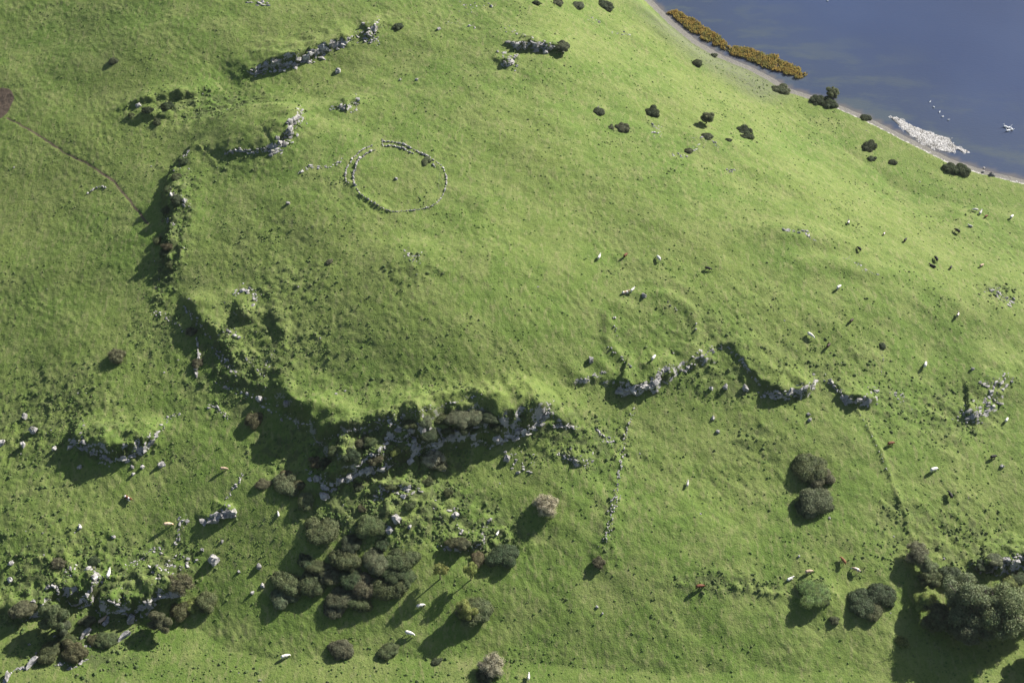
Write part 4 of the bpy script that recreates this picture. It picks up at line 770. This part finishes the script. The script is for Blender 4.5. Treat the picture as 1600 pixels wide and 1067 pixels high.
m, t, b = new_mat('scrub'); M['scrub'] = m
geo = N(t, 'NewGeometry'); pos = geo.outputs['Position']
a = mix(t, ramp(t, noise(t, .3, 3, .6, pos), .35, .65), (.058,.092,.026), (.092,.122,.042)); a = mix(t, ramp(t, noise(t, 1.2, 2, .6, pos), .58, .68), a, (.120,.118,.062)); t.links.new(a, b.inputs['Base Color'])
# ------------------------------------------------------------------ uncountable small growth
def scatter(name, n, prob, mesh_fn, mat, x0=-190, x1=190, y0=-120, y1=182, zmin=-99, over=6):
    k = n*over; x = rng.uniform(x0, x1, k); y = rng.uniform(y0, y1, k); m = rng.random(k) < prob(x, y); x, y = x[m][:n], y[m][:n]
    z = np.maximum(zat(x, y), zmin); V, Fc = mesh_fn(len(x)); c = V+np.stack([x, y, z], 1)[:, None, :]; nv = V.shape[1]
    me = mesh_np(name, c.reshape(-1, 3), (Fc[None]+(np.arange(len(x))*nv)[:, None, None]).reshape(-1, Fc.shape[1]), mat, False)
    return tag(obj(name, me), kind='stuff')
def tuft_fn(s0, s1, hk):
    def f(n):
        k = 6; s = (s0+(s1-s0)*rng.random(n)**2.2); an = np.linspace(0, 2*np.pi, k, endpoint=False)[None]+rng.random((n, 1))*6
        rr = s[:, None]*(.55+.6*rng.random((n, k))); up1 = s[:, None]*hk*(.3+.5*rng.random((n, k)))
        base = np.stack([rr*np.cos(an), rr*np.sin(an), np.full((n, k), -.12)], -1); mid = np.stack([rr*.75*np.cos(an+.4), rr*.75*np.sin(an+.4), up1], -1)
        top = np.stack([rng.normal(size=(n, 1))*.1*s[:, None], rng.normal(size=(n, 1))*.1*s[:, None], s[:, None]*hk*(.8+.4*rng.random((n, 1)))], -1)
        V = np.concatenate([base, mid, top], 1); T = []
        for i in range(k): j = (i+1) % k; T += [(i, j, k+i), (j, k+j, k+i), (k+i, k+j, 2*k)]
        return V, np.array(T)
    return f
def okland(x, y): return (zat(x, y, GD) > 1.0) & (zat(x, y, GS) < .2)
scatter('weed_clumps', 23000, lambda x, y: okland(x, y)*(.05+.6*np.clip(perlin(x/26, y/26, 21)+.05, 0, 1)*np.clip(perlin(x/4, y/4, 22)+.5, 0, 1)+.5*np.clip(zat(x, y, GH), 0, 1)), tuft_fn(.12, .45, .6), 'weeds', over=14)
scatter('scrub_clumps', 5200, lambda x, y: okland(x, y)*np.clip(zat(x, y, GH)-.2, 0, 1)*np.clip(perlin(x/5, y/5, 23)+.25, 0, 1), tuft_fn(.18, .72, .7), 'scrub', over=60)
scatter('rush_tussocks', 3500, lambda x, y: okland(x, y)*np.clip(perlin(x/15, y/15, 27)-.25, 0, 1)*np.clip(perlin(x/3, y/3, 28)+.3, 0, 1), tuft_fn(.18, .5, .8), 'scrub', over=40)
ra = np.array([1.0])
def pebble_fn(s0, s1):
    pv = np.array([v.co[:] for v in PEB.vertices]); pf = np.array([[i for i in p.vertices] for p in PEB.polygons if len(p.vertices) == 3])
    def f(n):
        s = (s0+(s1-s0)*rng.random(n)**2); a = rng.random(n)*6.283; c, si = np.cos(a)[:, None], np.sin(a)[:, None]
        V = np.stack([pv[None, :, 0]*c-pv[None, :, 1]*si, pv[None, :, 0]*si+pv[None, :, 1]*c, np.repeat(pv[None, :, 2], n, 0)], -1)*s[:, None, None]; return V, pf
    return f
scatter('shore_pebbles', 3600, lambda x, y: inside(x+1.0*perlin(x/2, y/2, 81)+.5*perlin(x/.7, y/.7, 83), y+1.0*perlin(x/2, y/2, 82)+.5*perlin(x/.7, y/.7, 84), SHOAL_W)*np.clip(.8+.7*perlin(x/3, y/3, 85), .15, 1), pebble_fn(.14, .5), 'pebbles', SHOAL_W[:, 0].min()-2, SHOAL_W[:, 0].max()+2, SHOAL_W[:, 1].min()-2, SHOAL_W[:, 1].max()+2, WATER-.05)
def stony_line(x, y):
    return (np.abs(zat(x, y, GD)+.35) < .45)*((x-e1[0])*(e2[0]-e1[0])+(y-e1[1])*(e2[1]-e1[1]) > 1.0*((e2[0]-e1[0])**2+(e2[1]-e1[1])**2))*1.0
x0, y0 = at_z(1230, 140, -19.6); x1, y1 = at_z(1640, 300, -19.6)
scatter('shore_stones', 900, lambda x, y: np.minimum(1, stony_line(x, y)*(.5+.5*perlin(x/4, y/4, 31))), pebble_fn(.2, .7), 'pebbles', x0, x1+6, y1-4, y0+4)
scatter('loose_stones', 2600, lambda x, y: okland(x, y)*(.004+.5*np.clip(zat(x, y, GH)-.15, 0, 1)**1.3*(perlin(x/6, y/6, 41) > .1)), pebble_fn(.25, .95), 'limestone')
def reed_fn(n):
    h = .5+.7*rng.random(n)**1.5; a = rng.random(n)*6.283; w2 = .16+.14*rng.random(n); lean = rng.normal(size=(n, 2))*.22
    c, s = np.cos(a)*w2, np.sin(a)*w2; Z = np.zeros(n)
    V = np.stack([np.stack([-c, -s, Z-.3], -1), np.stack([c, s, Z-.3], -1), np.stack([lean[:, 0]+c*.5, lean[:, 1]+s*.5, h], -1), np.stack([lean[:, 0]-c*.5, lean[:, 1]-s*.5, h], -1)], 1)
    return V, np.array([[0, 1, 2, 3]])
scatter('reed_bed', 12000, lambda x, y: inside(x+1.5*perlin(x/3.4, y/3.4, 51), y+1.5*perlin(x/3.4, y/2.6, 52), REED_W)*np.clip(.9+perlin(x/3, y/3, 53), 0, 1), reed_fn, 'reeds', zmin=WATER-.1, x0=REED_W[:, 0].min()-2, x1=REED_W[:, 0].max()+2, y0=REED_W[:, 1].min()-2, y1=REED_W[:, 1].max()+2)
for me in list(bpy.data.meshes):
    if me.users == 0: bpy.data.meshes.remove(me)
